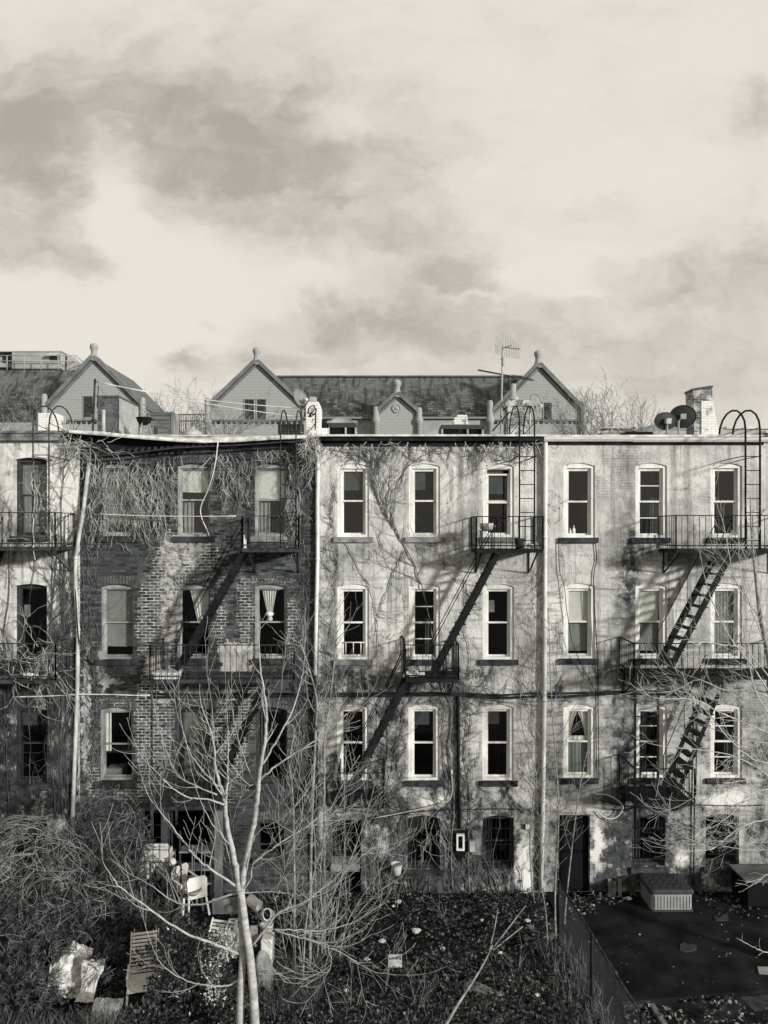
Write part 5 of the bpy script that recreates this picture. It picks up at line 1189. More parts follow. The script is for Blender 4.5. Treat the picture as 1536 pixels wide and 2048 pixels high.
# coil of hose on a pot
q = MB(); c = P(535, 1830, -2.4)
for k in range(4): q.tube([c + Vector((math.cos(t * .45) * (.15 - .02 * k), -.03 * k, .13 * math.sin(t * .45) + .02 * k)) for t in range(15)], .016, 5)
solo(q, 'hose_coil', 'white_plastic', 'white coiled hose right of the clay barrel', 'hose')
q = MB(); c = P(533, 1850, -2.5); q.lathe((c.x, c.y, Z(1866, -2.5)), [(.12, 0), (.15, .18), (.16, .2), (.13, .19)], 12); solo(q, 'planter', 'white_plastic', 'white tub under the coiled hose', 'planter')
ck = thing('wooden_crate', (X(461, -3.2), -3.2, .1), 'small wooden crate on legs in front of the big tree trunk', 'crate'); y = -3.3
q = MB(); q.box(X(452, y), X(470, y), y, y + .3, Z(1876, y), Z(1864, y)); q.box(X(452, y), X(454, y), y, y + .3, Z(1864, y) + .001, Z(1851, y)); q.box(X(468, y), X(470, y), y, y + .3, Z(1864, y) + .001, Z(1851, y)); q.box(X(454.1, y), X(467.9, y), y + .27, y + .3, Z(1864, y) + .001, Z(1851, y)); q.build('box', 'weathered_wood', ck)
for a in (453, 467):
    for b in (.01, .25): q = MB(); q.box(X(a, y), X(a, y) + .03, y + b, y + b + .03, .05, Z(1876, y) - .001); q.build('leg', 'grey_wood', ck)
plank(P(482, 1905, -3.2), P(478, 1855, -2.9), .14, .02, 'weathered_wood', 'pale board standing behind the big tree trunk', 'board', 'board')
plank(P(508, 1885, -3.2), P(508, 1851, -2.9), .16, .02, 'weathered_wood', 'pale board standing to the right of the big tree trunk', 'board', 'board')
q = MB(); y = -3.4; q.box(X(521, y), X(544, y), y, y + .35, .12, Z(1880, y)); solo(q, 'storage_box', 'white_plastic', 'white box right of the big tree below the coiled hose', 'box', bevel=.03)
def crumple(x0, x1, y0, y1, zf, name, mat, lab, cat, seed, nx=40, ny=28, amp=.12):
    q = MB(); q.smooth = False; vs = []
    for j in range(ny + 1):
        for i in range(nx + 1):
            xx = x0 + (x1 - x0) * i / nx; yy = y0 + (y1 - y0) * j / ny
            w = noise.noise((xx * 3, yy * 3, seed)) + .6 * noise.noise((xx * 7, yy * 7, seed + 2)); vs.append((xx + .08 * noise.noise((xx * 4, yy * 4, seed + 5)), yy + .08 * noise.noise((xx * 4, yy * 4, seed + 9)), zf(i / nx, j / ny) + amp * (w + .5 * abs(noise.noise((xx * 14, yy * 14, seed + 4))))))
    q.add(vs, [(j * (nx + 1) + i, j * (nx + 1) + i + 1, (j + 1) * (nx + 1) + i + 1, (j + 1) * (nx + 1) + i) for j in range(ny) for i in range(nx)]); return solo(q, name, mat, lab, cat)
crumple(X(507, -3.9), X(547, -3.9), -4.3, -3.8, lambda s, t: .08 + .6 * math.sin(math.pi * min(1, max(0, s))) ** .5 * (.35 + .65 * t), 'sack', 'stone_sill', 'bulging pale sack right of the twin trunks', 'sack', 3.3, amp=.05)
crumple(X(92, -4.2), X(168, -4.2), -4.5, -3.7, lambda s, t: .22 + .5 * t - .2 * abs(s - .5), 'plastic_sheet', 'sheet_plastic', 'larger crumpled white sheet under the dark evergreen', 'plastic sheet', 1.3, amp=.14)
crumple(X(152, -4.6), X(192, -4.6), -4.7, -4.1, lambda s, t: .18 + .5 * t, 'plastic_sheet', 'sheet_plastic', 'smaller white sheet right of the larger crumpled one', 'plastic sheet', 7.3, amp=.1)
crumple(X(180, -5.3), X(236, -5.3), -5.6, -5.0, lambda s, t: .12 + .35 * t, 'plastic_sheet', 'stone_sill', 'grey crumpled sheet near the bottom edge below the evergreen', 'plastic sheet', 4.9, amp=.08)
def lounger(c, rz, lab, L=.78):
    t = thing('lounge_chair', c, lab, 'lounge chair', 'slatted white lounge chairs'); M = Matrix.Translation(c) @ Matrix.Rotation(rz, 4, 'Z') @ Matrix.Diagonal((.88, .85, .78, 1))
    def put(q, n): q.v = [tuple(M @ Vector(a)) for a in q.v]; return q.build(n, 'white_plastic', t, .006)
    q = MB(); s = Vector((0, math.cos(.9), math.sin(.9)))
    for i in range(11): p = Vector((0, .05, .36)) + s * (i * .085); q.obox(p, (.29, 0, 0), s * .030, s.cross(Vector((1, 0, 0))) * .012)
    for sx in (-.3, .3): q.bar(Vector((sx, .02, .34)), Vector((sx, .02, .34)) + s * .95, .03, .05)
    put(q, 'backrest')
    q = MB()
    for i in range(9): q.box(-.29, .29, -.02 - i * .085 - .065, -.02 - i * .085, .32, .345)
    for sx in (-.3, .3): q.box(sx - .02, sx + .02, -.8, 0, .30, .36)
    put(q, 'seat')
    for sx in (-.3, .3):
        for yy in (-.75, -.05): q = MB(); q.bar((sx, yy, .3), (sx * 1.05, yy, 0), .05, .05); put(q, 'leg')
        q = MB(); q.box(sx * 1.08 - .025, sx * 1.08 + .025, -.5, .1, .52, .55); q.box(sx * 1.08 - .02, sx * 1.08 + .02, -.5, -.45, .34, .519); put(q, 'armrest')
    return t
c = gv(286, 1975, .1); c.y += .05; lounger(c, .25, 'white slatted lounge chair half buried in the dark evergreen')
c = gv(415, 1975, .1); c.y += .5; lounger(c, -.25, 'white slatted lounge chair behind the shiny-leaved bush')
# ------------------------------------------------------------------ climbing plants
HOLES = []
for h in (hA, hB, hC, hD):
    for w in h.children:
        if w.name.split('.')[0] == 'window':
            vs = [w.matrix_basis @ v.co for v in w.data.vertices]; o_ = origin(h)
            HOLES.append((min(v.x for v in vs) + o_.x, max(v.x for v in vs) + o_.x, min(v.z for v in vs), max(v.z for v in vs)))
def inhole(x, z, m=.02): return any(a - m < x < b + m and c - m < z < d + m for a, b, c, d in HOLES)
def creep(mb, rr, x, z, ang, L, r, y=-.02, wig=.35, bp=.12, lev=2, pull=None, cross=.1, xr=None, zmax=None, step=.075, curl=0.0, spread=.8, pk=.06):
    """one stem creeping over the wall, with side stems"""
    pts = [Vector((x, y, z))]; n = max(3, int(L / step)); drift = rr.uniform(-curl, curl); ok = rr.random() < cross
    for i in range(n):
        ang += rr.gauss(0, wig) * .5 + drift
        if pull is not None: ang += (pull - ang) * pk
        nx, nz = x + math.cos(ang) * step, z + math.sin(ang) * step
        if not ok and inhole(nx, nz):
            ang += rr.choice((-1, 1)) * 1.0; nx, nz = x + math.cos(ang) * step, z + math.sin(ang) * step
            if inhole(nx, nz): break
        if nz < .05 or (zmax and nz > zmax) or (xr and not xr[0] < nx < xr[1]): break
        x, z = nx, nz; pts.append(Vector((x, y - rr.uniform(0, .025), z)))
        if lev > 0 and rr.random() < bp: creep(mb, rr, x, z, ang + rr.choice((-1, 1)) * rr.uniform(.4, 1.0) * spread, L * rr.uniform(.25, .6), r * .62, y, wig, bp, lev - 1, pull, cross, xr, zmax, step, curl, spread, pk)
    m_ = len(pts)
    if m_ > 2: mb.tube(pts, [max(.0032, r * (1 - .75 * i / m_)) for i in range(m_)], 4, False)
def stemline(mb, rr, pix, r, y=-.03, **kw):
    pts = catmull([P(a, b, y) for a, b in pix], 6); n = len(pts)
    pts = [p + Vector((rr.gauss(0, .012), -rr.uniform(0, .02), rr.gauss(0, .012))) for p in pts]
    mb.tube(pts, [r * (1 - .5 * i / n) for i in range(n)], 5, False)
    for i in range(2, n - 1):
        if rr.random() < kw.get('den', .5):
            d = pts[i + 1] - pts[i]; a = math.atan2(d.z, d.x) + rr.choice((-1, 1)) * rr.uniform(.3, 1.0)
            creep(mb, rr, pts[i].x, pts[i].z, a, rr.uniform(*kw.get('len', (.4, 1.6))), r * .5, -.02, kw.get('wig', .3), kw.get('bp', .1), 2, kw.get('pull'), kw.get('cross', .12), None, Z(889), .075, kw.get('curl', .02))
# cream house
rr = random.Random(21); q = MB()
main = [(905, 1780), (902, 1700), (908, 1600), (898, 1500), (903, 1420), (880, 1360), (862, 1260), (846, 1180), (826, 1124), (800, 1075), (776, 1036), (757, 1000), (747, 960), (735, 920), (722, 892)]
stemline(q, rr, main, .019, den=.42, len=(.5, 2.2), pull=1.7)
for pix, r in (([(776, 1036), (764, 990), (760, 940), (770, 892)], .018), ([(757, 1000), (742, 960), (705, 915), (660, 895)], .016), ([(770, 1030), (790, 980), (820, 930), (870, 900), (900, 890)], .014), ([(747, 970), (742, 930), (748, 889)], .012), ([(776, 1036), (762, 1010), (748, 940), (700, 900)], .012),
               ([(686, 1078), (705, 1110), (725, 1150), (745, 1185), (752, 1230), (757, 1290), (748, 1340), (770, 1400)], .014), ([(810, 1100), (795, 1130), (775, 1180), (757, 1230), (750, 1300)], .016), ([(880, 1110), (900, 1150), (935, 1180), (950, 1230)], .01),
               ([(940, 1780), (935, 1700), (940, 1600), (930, 1500), (936, 1430), (925, 1390)], .022), ([(925, 1390), (940, 1340), (938, 1290), (925, 1240), (945, 1200)], .014), ([(895, 1560), (885, 1480), (893, 1420), (880, 1400)], .016), ([(660, 1060), (665, 1000), (690, 930), (720, 900)], .010), ([(970, 1080), (900, 1130), (870, 1060), (930, 990), (1000, 940)], .007),
               ([(1080, 1400), (1075, 1330), (1068, 1280), (1050, 1230)], .010), ([(1046, 1320), (1030, 1240), (1065, 1150), (1075, 1090)], .008), ([(770, 1560), (778, 1480), (770, 1430), (788, 1390)], .018), ([(745, 1650), (770, 1600), (785, 1540), (795, 1460), (800, 1390)], .016), ([(700, 1180), (668, 1240), (655, 1330), (668, 1400)], .012), ([(800, 1690), (803, 1640), (830, 1628), (870, 1634)], .014),
               ([(820, 1050), (840, 1085), (890, 1090), (930, 1060)], .008), ([(1000, 1760), (985, 1720), (1000, 1640), (990, 1600)], .012), ([(840, 930), (800, 905), (770, 890)], .008), ([(940, 890), (990, 920), (1010, 915), (1040, 895)], .008)):
    stemline(q, rr, pix, r * .72, den=.42, len=(.3, 1.5), pull=1.5)
for i in range(90): creep(q, rr, X(rr.uniform(642, 1075)), Z(rr.choice((892, 893, 895))), -1.57 + rr.uniform(-1.1, 1.1), rr.uniform(.3, 1.3), .007, -.02, .35, .12, 1, None, .05, None, None, .07, .04)
for i in range(120): creep(q, rr, X(rr.uniform(645, 1070)), Z(rr.uniform(1330, 1420)), rr.uniform(0, 6.28), rr.uniform(.3, 1.0), .008, -.02, .4, .15, 1, None, .05, None, None, .07, .05)
for i in range(90): creep(q, rr, X(rr.gauss(915, 22)), Z(rr.uniform(1390, 1770)), 1.57 + rr.uniform(-1.2, 1.2), rr.uniform(.3, 1.1), .008, -.02, .4, .15, 1, None, .1, None, None, .07, .05)
for i in range(70): creep(q, rr, X(rr.gauss(775, 24)), Z(rr.uniform(1380, 1680)), 1.57 + rr.uniform(-1.2, 1.2), rr.uniform(.3, 1.1), .008, -.02, .4, .15, 1, None, .15, None, None, .07, .05)
for i in range(55): creep(q, rr, X(rr.uniform(740, 1050)), .1, 1.57 + rr.uniform(-.4, .4), rr.uniform(.5, 1.8), .01, -.02, .3, .1, 1, 1.57, .3)
for i in range(46): creep(q, rr, X(rr.gauss(658, 12)), Z(rr.uniform(1000, 1400)), 1.57 + rr.uniform(-1.3, 1.3), rr.uniform(.3, 1.2), .007, -.02, .4, .12, 1, None, .1, None, None, .07, .05)
vC = solo(q, 'climbing_vine', 'vine_mid', 'leafless dark vine spreading from the middle of the cream house to its eave', 'vine')
rr = random.Random(27); q = MB()
for i in range(40): creep(q, rr, X(rr.uniform(650, 1080)), Z(rr.uniform(885, 893)), -1.57 + rr.uniform(-1.0, 1.0), rr.uniform(.12, .5), .012, -.28, .5, .1, 1, None, 1, None, None, .06, .1)
for i in range(60): creep(q, rr, X(rr.gauss(1072, 9)), Z(rr.uniform(1150, 1600)), 1.57 + rr.uniform(-.9, .9), rr.uniform(.3, .9), .007, -.1, .4, .1, 1, None, .3, None, None, .07, .05)
for i in range(30): creep(q, rr, X(rr.uniform(840, 900)), Z(rr.uniform(1630, 1690)), -1.57 + rr.uniform(-.4, .4), rr.uniform(.3, .9), .007, -.03, .4, .1, 1, None, 1, None, None, .07, .05)
solo(q, 'climbing_vine', 'vine_pale', 'pale dead vine ends hanging off the eave of the cream house', 'vine')
# left white house
rr = random.Random(31); q = MB()
for (a, b, r) in ((112, 1640, .02), (125, 1640, .024), (138, 1640, .02), (20, 1640, .018), (60, 1600, .016), (133, 1500, .02), (-40, 1640, .018), (104, 1560, .018), (148, 1640, .016)):
    x_, z_ = X(a), Z(b)
    stemline(q, rr, [(a, b), (a + rr.uniform(-8, 8), b - 150), (a + rr.uniform(-14, 10), b - 320), (a + rr.uniform(-20, 12), b - 480), (a + rr.uniform(-26, 10), b - 600)], r * .8, den=.5, len=(.5, 2.0), pull=1.65, wig=.3, bp=.12, cross=.1)
for i in range(120): creep(q, rr, X(rr.uniform(-60, 158)), Z(rr.uniform(1090, 1640)), 1.57 + rr.uniform(-.9, .9), rr.uniform(.4, 1.6), .005, -.02, .3, .12, 1, 1.57, .05, (X(-100), X(160)), Z(885))
for i in range(40): creep(q, rr, X(rr.uniform(-20, 158)), Z(rr.uniform(890, 1090)), 1.57 + rr.uniform(-1.4, 1.4), rr.uniform(.4, 1.2), .004, -.02, .3, .12, 1, None, .05, (X(-100), X(160)), Z(885))
for i in range(150): creep(q, rr, X(rr.gauss(126, 14)), Z(rr.uniform(1250, 1640)), 1.57 + rr.uniform(-.5, .5), rr.uniform(.5, 1.8), .009, -.03, .25, .08, 1, 1.57, .0, (X(96), X(160)), None)
for i in range(170): creep(q, rr, X(rr.uniform(-30, 115)), Z(rr.uniform(1285, 1640)), 1.57 + rr.uniform(-1.4, 1.4), rr.uniform(.3, 1.1), .008, -.03, .4, .12, 1, None, .25, (X(-100), X(160)), None)
solo(q, 'climbing_vine', 'vine_dark', 'dark leafless vine fanning up the white house at the left edge', 'vine')
q = MB()   # pale stems tangled in the left fire escape
for i in range(60): creep(q, rr, X(rr.uniform(0, 112), -.9), Z(rr.uniform(1290, 1372), -.9), rr.uniform(0, 6.28), rr.uniform(.4, 1.2), .009, -rr.uniform(.3, 1.2), .45, .12, 1, None, 1, None, None, .07, .08)
for i in range(16): creep(q, rr, X(rr.uniform(62, 104), -1.1), Z(rr.uniform(1000, 1095), -1.1), 1.57 + rr.uniform(-1, 1), rr.uniform(.4, 1.2), .010, -rr.uniform(.9, 1.15), .45, .1, 1, None, 1, None, None, .07, .08)
stemline(q, rr, [(70, 1120), (66, 1050), (70, 1000), (64, 960), (68, 925)], .016, -1.12, den=.35, len=(.2, .6), cross=1)
solo(q, 'climbing_vine', 'vine_pale', 'pale vine stems tangled through the rails of the left edge fire escape', 'vine')
# brick house: dense pale hanging curtain of stems and sparse dark runners
rr = random.Random(41); q = MB()
def hang(n, a0, a1, b0, b1, l0, l1, r=.0078, y=-.06, wig=.5):
    for i in range(n):
        a = rr.uniform(a0, a1); b = rr.uniform(b0, b1)
        creep(q, rr, X(a), Z(b), -1.57 + rr.uniform(-.8, .8), rr.uniform(l0, l1), r * rr.uniform(.6, 1.3), -rr.uniform(.01, .12), wig, .14, 2, -1.57, .6, (X(166), X(640)), Z(max(b - 1, 922 - .062 * max(0, a - 200))), .05, .06, .55, .13)
hang(105, 175, 345, 915, 960, .4, 1.4); hang(60, 175, 330, 950, 1040, .3, 1.0); hang(30, 330, 480, 895, 950, .3, .9); hang(40, 440, 500, 895, 990, .3, .8); hang(50, 500, 640, 890, 950, .2, .7)
hang(40, 575, 600, 950, 1070, .3, .7); hang(26, 165, 330, 1000, 1060, .3, .6)
solo(q, 'climbing_vine', 'vine_pale', 'dense pale curtain of dead vine hanging below the torn cornice of the brick house', 'vine')
q = MB()
for i in range(55): creep(q, rr, X(rr.gauss(158, 9)), Z(rr.gauss(892, 14)), rr.uniform(0, 6.28), rr.uniform(.25, .7), .011, -rr.uniform(.05, .45), .8, .1, 1, None, 1, None, None, .06, .12)
for i in range(10): creep(q, rr, X(rr.uniform(170, 235)), Z(rr.uniform(880, 905)), rr.uniform(-.6, .4), rr.uniform(.4, .9), .010, -.45, .5, .1, 1, None, 1, None, None, .06, .1)
solo(q, 'climbing_vine', 'vine_pale', 'knot of pale vine at the broken corner above the leaning downpipe', 'vine')
q = MB()
for i in range(90): creep(q, rr, X(rr.gauss(624, 9)), Z(rr.uniform(868, 905)), -1.57 + rr.uniform(-1.3, 1.3), rr.uniform(.3, 1.0), .010, -rr.uniform(.1, .4), .7, .1, 1, -1.57, 1, (X(596), X(646)), Z(866), .06, .1)
solo(q, 'climbing_vine', 'vine_pale', 'bushy pale vine hanging below the graffitied white chimney', 'vine')
q = MB()
for i in range(80): creep(q, rr, X(rr.uniform(165, 215)), Z(rr.uniform(1090, 1620)), 1.57 + rr.uniform(-.7, .7), rr.uniform(.4, 1.3), .007, -.02, .35, .12, 1, 1.57, .05, (X(160), X(640)), None)
for i in range(60): creep(q, rr, X(rr.uniform(590, 634)), Z(rr.uniform(900, 1640)), 1.57 + rr.uniform(-.7, .7), rr.uniform(.4, 1.3), .008, -.02, .35, .12, 1, 1.57, .05, (X(580), X(634)), None)
for i in range(50): creep(q, rr, X(rr.uniform(210, 600)), Z(rr.uniform(1080, 1400)), rr.uniform(0, 6.28), rr.uniform(.3, 1.0), .006, -.02, .35, .1, 1, None, .1, (X(160), X(640)), None)
solo(q, 'climbing_vine', 'vine_mid', 'thin grey vine runners on the lower brick wall between the windows', 'vine')
# grey house: a few thin runners
rr = random.Random(51); q = MB()
for i in range(26): creep(q, rr, X(rr.uniform(1094, 1130)), Z(rr.uniform(1000, 1600)), 1.57 + rr.uniform(-1, 1), rr.uniform(.4, 1.1), .0055, -.02, .35, .1, 1, 1.57, .1, (X(1090), X(1200)), None)
for i in range(24): creep(q, rr, X(rr.uniform(1200, 1500)), Z(rr.uniform(1370, 1420)), rr.uniform(0, 6.28), rr.uniform(.3, .9), .006, -.02, .35, .1, 1, None, .1)
for i in range(20): creep(q, rr, X(rr.uniform(1100, 1240)), Z(rr.uniform(1560, 1620)), rr.uniform(0, 6.28), rr.uniform(.3, .8), .007, -.02, .4, .1, 1, None, .1)
solo(q, 'climbing_vine', 'vine_dark', 'sparse thin vine runners on the grey house wall', 'vine')

# ------------------------------------------------------------------ bare trees
def twig(mb, rr, p, d, L, r, lev, up=.12, dense=1.0, spread=.8, flat=.5, tip=.0035, nodes=True):
    n = max(4, int(L / .09)); pts = [p.copy()]; d = d.normalized(); st = L / n; rs = [r]
    for i in range(n):
        d = (d + Vector((rr.gauss(0, .07), rr.gauss(0, .05), rr.gauss(0, .07))) + Vector((0, 0, up * .35 + up * i / n))).normalized()
        pts.append(pts[-1] + d * st); rs.append(max(tip, r * (1 - .8 * (i + 1) / n)))
        if lev > 0 and i > 0 and rr.random() < .42 * dense * st / .09:
            a = rr.choice((-1, 1)) * rr.uniform(.45, 1.0) * spread; ax = Vector((rr.gauss(0, flat), 1, rr.gauss(0, flat))).normalized()
            twig(mb, rr, pts[-1], Matrix.Rotation(a, 3, ax) @ d, L * rr.uniform(.3, .6), rs[-1] * .68, lev - 1, up, dense, spread, flat, tip)
    mb.tube(pts, rs, 5 if r > .012 else 4, False)
def limb(mb, rr, pix, y, r0, r1, lev=2, dy=0.0, den=.5, L=(.4, 1.0), up=.14, start=.3, side=None, endL=None):
    """a limb through photograph pixels at depth y bending to y+dy, set with twigs"""
    n0 = len(pix); base = [P(a, b, y + dy * (i / max(1, n0 - 1)) ** 1.3) for i, (a, b) in enumerate(pix)]
    pts = catmull(base, 6); n = len(pts); pts = [p + Vector((rr.gauss(0, .006), rr.gauss(0, .006), rr.gauss(0, .006))) for p in pts]
    rs = [r0 + (r1 - r0) * i / (n - 1) for i in range(n)]
    mb.tube(pts, rs, 8 if r0 > .03 else 5)
    for i in range(int(n * start), n - 1):
        if rr.random() < den:
            d = (pts[i + 1] - pts[i]).normalized(); a = rr.choice((-1, 1)) * rr.uniform(.5, 1.0); ax = Vector((rr.gauss(0, .5), 1, rr.gauss(0, .5))).normalized()
            twig(mb, rr, pts[i], Matrix.Rotation(a, 3, ax) @ d, rr.uniform(*L), min(rs[i] * .6, .016), lev - 1, up)
    d = (pts[-1] - pts[-2]).normalized(); twig(mb, rr, pts[-1], d, endL or L[1], r1, lev - 1, up)
    return pts
rr = random.Random(61); YT = -6.0
bt_ = thing('bare_tree', (X(494, YT), YT, 0), 'big pale bare tree with twin trunks in front of the brick house', 'tree')
q = MB()
q.tube(catmull([P(478, 2135, YT), P(480, 2060, YT), P(482, 1975, YT), P(485, 1915, YT + .05), P(484, 1860, YT + .1), P(480, 1790, YT + .15), P(474, 1745, YT + .15)], 5), [.072 - .0009 * i for i in range(31)], 12)
q.tube(catmull([P(514, 2135, YT - .15), P(511, 2060, YT - .15), P(506, 1975, YT - .1), P(499, 1905, YT - .05), P(491, 1855, YT), P(484, 1800, YT), P(480, 1782, YT)], 5), [.078 - .0007 * i for i in range(31)], 12)
limbs = [([(480, 1785), (473, 1740), (464, 1697), (455, 1653), (451, 1610), (444, 1580), (434, 1548), (428, 1500), (424, 1468)], .054, .014, .1), ([(482, 1790), (490, 1735), (499, 1688), (511, 1629), (516, 1578), (520, 1540), (529, 1487), (533, 1448), (530, 1396), (521, 1340), (519, 1290)], .054, .009, -.2)]
for pix, a, b, dy in limbs: limb(q, rr, pix, YT + .05, a, b, 2, dy, .18, (.4, .9), start=.45)
q.build('trunk', 'bark_pale', bt_)
q = MB()
for pix, a, b, dy in (
    ([(451, 1612), (455, 1560), (457, 1490), (456, 1450)], .026, .012, .3), ([(449, 1610), (417, 1599), (375, 1594), (339, 1571), (300, 1532)], .026, .010, -.3), ([(436, 1572), (404, 1540), (378, 1500), (365, 1456)], .022, .010, .2), ([(435, 1590), (391, 1571), (352, 1547), (326, 1482)], .022, .009, .5),
    ([(521, 1536), (550, 1487), (586, 1417), (600, 1370), (606, 1344)], .030, .011, .3), ([(519, 1560), (560, 1526), (625, 1485), (665, 1453), (690, 1430)], .028, .010, -.3), ([(473, 1773), (426, 1741), (391, 1714), (353, 1664), (309, 1609)], .032, .012, -.4), ([(480, 1784), (440, 1796), (402, 1808), (353, 1805), (297, 1767)], .030, .011, .4),
    ([(482, 1786), (530, 1783), (572, 1786), (602, 1790)], .016, .008, -.3), ([(477, 1908), (426, 1887), (367, 1864), (314, 1829), (250, 1782), (222, 1752)], .036, .012, -.5), ([(484, 1958), (449, 1972), (405, 1969), (361, 1956), (323, 1928), (306, 1899)], .024, .010, .2), ([(506, 1890), (531, 1858), (561, 1823), (607, 1805), (654, 1770), (690, 1735)], .034, .012, -.3),
    ([(531, 1858), (575, 1860), (602, 1861), (640, 1862), (690, 1850)], .020, .009, .4), ([(549, 1861), (602, 1875), (654, 1887), (700, 1872)], .022, .010, -.4), ([(478, 1790), (500, 1760), (506, 1728), (530, 1706), (560, 1690)], .022, .008, -.4), ([(506, 1728), (560, 1686), (610, 1655), (650, 1625)], .018, .008, .3), ([(654, 1887), (662, 1920), (655, 1945), (632, 1950)], .012, .006, 0), ([(480, 1800), (466, 1760), (455, 1700), (436, 1640), (420, 1560)], .014, .006, .6),
    ([(497, 1700), (520, 1660), (560, 1640), (600, 1600)], .014, .006, -.5), ([(516, 1580), (490, 1520), (470, 1450), (462, 1390)], .014, .006, .3), ([(460, 1690), (420, 1640), (390, 1570), (372, 1480)], .013, .006, -.5), ([(526, 1500), (548, 1440), (560, 1390)], .010, .005, .2), ([(430, 1540), (428, 1460), (420, 1380)], .010, .005, .3), ([(520, 1560), (500, 1570), (470, 1540), (440, 1490)], .012, .006, -.2),
    ([(700, 1735), (740, 1700), (770, 1690)], .01, .005, 0), ([(602, 1875), (680, 1905), (740, 1940), (790, 1950)], .012, .006, -.3)):
    limb(q, rr, pix, YT + .05, a * .72, b * .65, 2, dy, .30, (.35, .95))
q.build('limb', 'bark_pale', bt_)
# thicket of saplings
rr = random.Random(71)
SAP = [([(588, 2000), (589, 1800), (588, 1700), (586, 1600), (575, 1500)], -3.6, .034), ([(622, 2040), (620, 1900), (622, 1700), (627, 1560), (632, 1450), (633, 1396), (612, 1318), (597, 1282)], -3.2, .040), ([(650, 2000), (648, 1800), (649, 1638), (649, 1487), (662, 1383), (670, 1305), (671, 1240)], -2.8, .036),
       ([(640, 1990), (645, 1850), (640, 1750), (655, 1640), (690, 1560), (720, 1510)], -3.0, .024), ([(610, 2030), (600, 1900), (576, 1780), (560, 1680), (556, 1600)], -3.4, .022), ([(664, 2010), (668, 1880), (680, 1780), (690, 1690), (688, 1600), (692, 1500)], -2.6, .022), ([(605, 2000), (612, 1850), (635, 1720), (680, 1640), (720, 1600)], -3.8, .020),
       ([(630, 2000), (640, 1860), (665, 1790), (700, 1720), (730, 1640), (752, 1560)], -3.0, .022), ([(655, 2040), (650, 1930), (700, 1850), (750, 1790), (790, 1760)], -3.4, .018), ([(595, 2010), (570, 1900), (560, 1840), (545, 1780)], -3.0, .016), ([(640, 2000), (632, 1800), (628, 1660), (610, 1560), (600, 1500)], -2.4, .022), ([(668, 1990), (690, 1860), (720, 1800), (760, 1740), (780, 1690)], -3.2, .018)]
LAB = ['leftmost straight pole-like sapling of the thicket right of the big tree', 'tallest curving sapling of the thicket, thick and pale', 'straight tall sapling reaching the pale downpipe of the cream house', 'sapling bending right across the dark doorway', 'thin sapling leaning left behind the big tree', 'upright sapling just left of the dark doorway', 'thin sapling arching low to the right from the thicket', 'long sapling slanting right past the black stair', 'low sapling leaning right over the ivy', 'short thin sapling leaning left in the thicket', 'slender sapling behind the tallest one in the thicket', 'sapling slanting right towards the white bucket']
for (pix, y, r), lab in zip(SAP, LAB):
    t = thing('sapling', P(pix[0][0], pix[0][1], y) * 1.0, lab, 'sapling', 'saplings in the thicket'); t.location.z = 0
    q = MB(); pts = catmull([P(a, b, y) for a, b in [(pix[0][0], 2100)] + pix], 6); n = len(pts); q.tube(pts, [r * (1 - .75 * i / n) + .002 for i in range(n)], 7); q.build('trunk', 'bark_grey', t)
    q = MB()
    for i in range(int(n * .25), n - 1):
        for k in range(2):
            if rr.random() < .5:
                d = (pts[i + 1] - pts[i]).normalized(); a = rr.choice((-1, 1)) * rr.uniform(.5, 1.1); ax = Vector((rr.gauss(0, .6), 1, rr.gauss(0, .6))).normalized()
                twig(q, rr, pts[i], Matrix.Rotation(a, 3, ax) @ d, rr.uniform(.25, .95), r * .34, 1, .16)
    q.build('crown', 'bark_grey', t)
# single saplings by the fence and the pipes
for pix, y, r, lab in (([(1075, 1822), (1066, 1790), (1060, 1688), (1066, 1600), (1072, 1548), (1043, 1445), (1041, 1342)], -.5, .026, 'slim sapling growing against the wall between cream and grey houses'),
                       ([(1112, 1910), (1110, 1790), (1115, 1688), (1117, 1600), (1108, 1480), (1100, 1330), (1098, 1230)], -2.2, .026, 'tall dark sapling at the far end of the chain-link fence'),
                       ([(1130, 1830), (1143, 1702), (1152, 1629), (1162, 1560), (1180, 1480), (1200, 1400)], -1.6, .022, 'pale sapling leaning in front of the basement door'),
                       ([(1097, 1930), (1092, 1830), (1082, 1760), (1087, 1690), (1100, 1640), (1118, 1560)], -2.6, .018, 'thin sapling left of the fence end')):
    t = thing('sapling', (X(pix[0][0], y), y, 0), lab, 'sapling'); q = MB(); pts = catmull([P(a, b, y) for a, b in [(pix[0][0], pix[0][1] + 60)] + pix], 6); n = len(pts)
    q.tube(pts, [r * (1 - .7 * i / n) for i in range(n)], 7); q.build('trunk', 'bark_grey', t); q = MB()
    for i in range(int(n * .35), n - 1):
        if rr.random() < .6:
            d = (pts[i + 1] - pts[i]).normalized(); a = rr.choice((-1, 1)) * rr.uniform(.5, 1.0); ax = Vector((rr.gauss(0, .5), 1, rr.gauss(0, .5))).normalized()
            twig(q, rr, pts[i], Matrix.Rotation(a, 3, ax) @ d, rr.uniform(.3, 1.1), r * .38, 1, .1)
    q.build('crown', 'bark_grey', t)
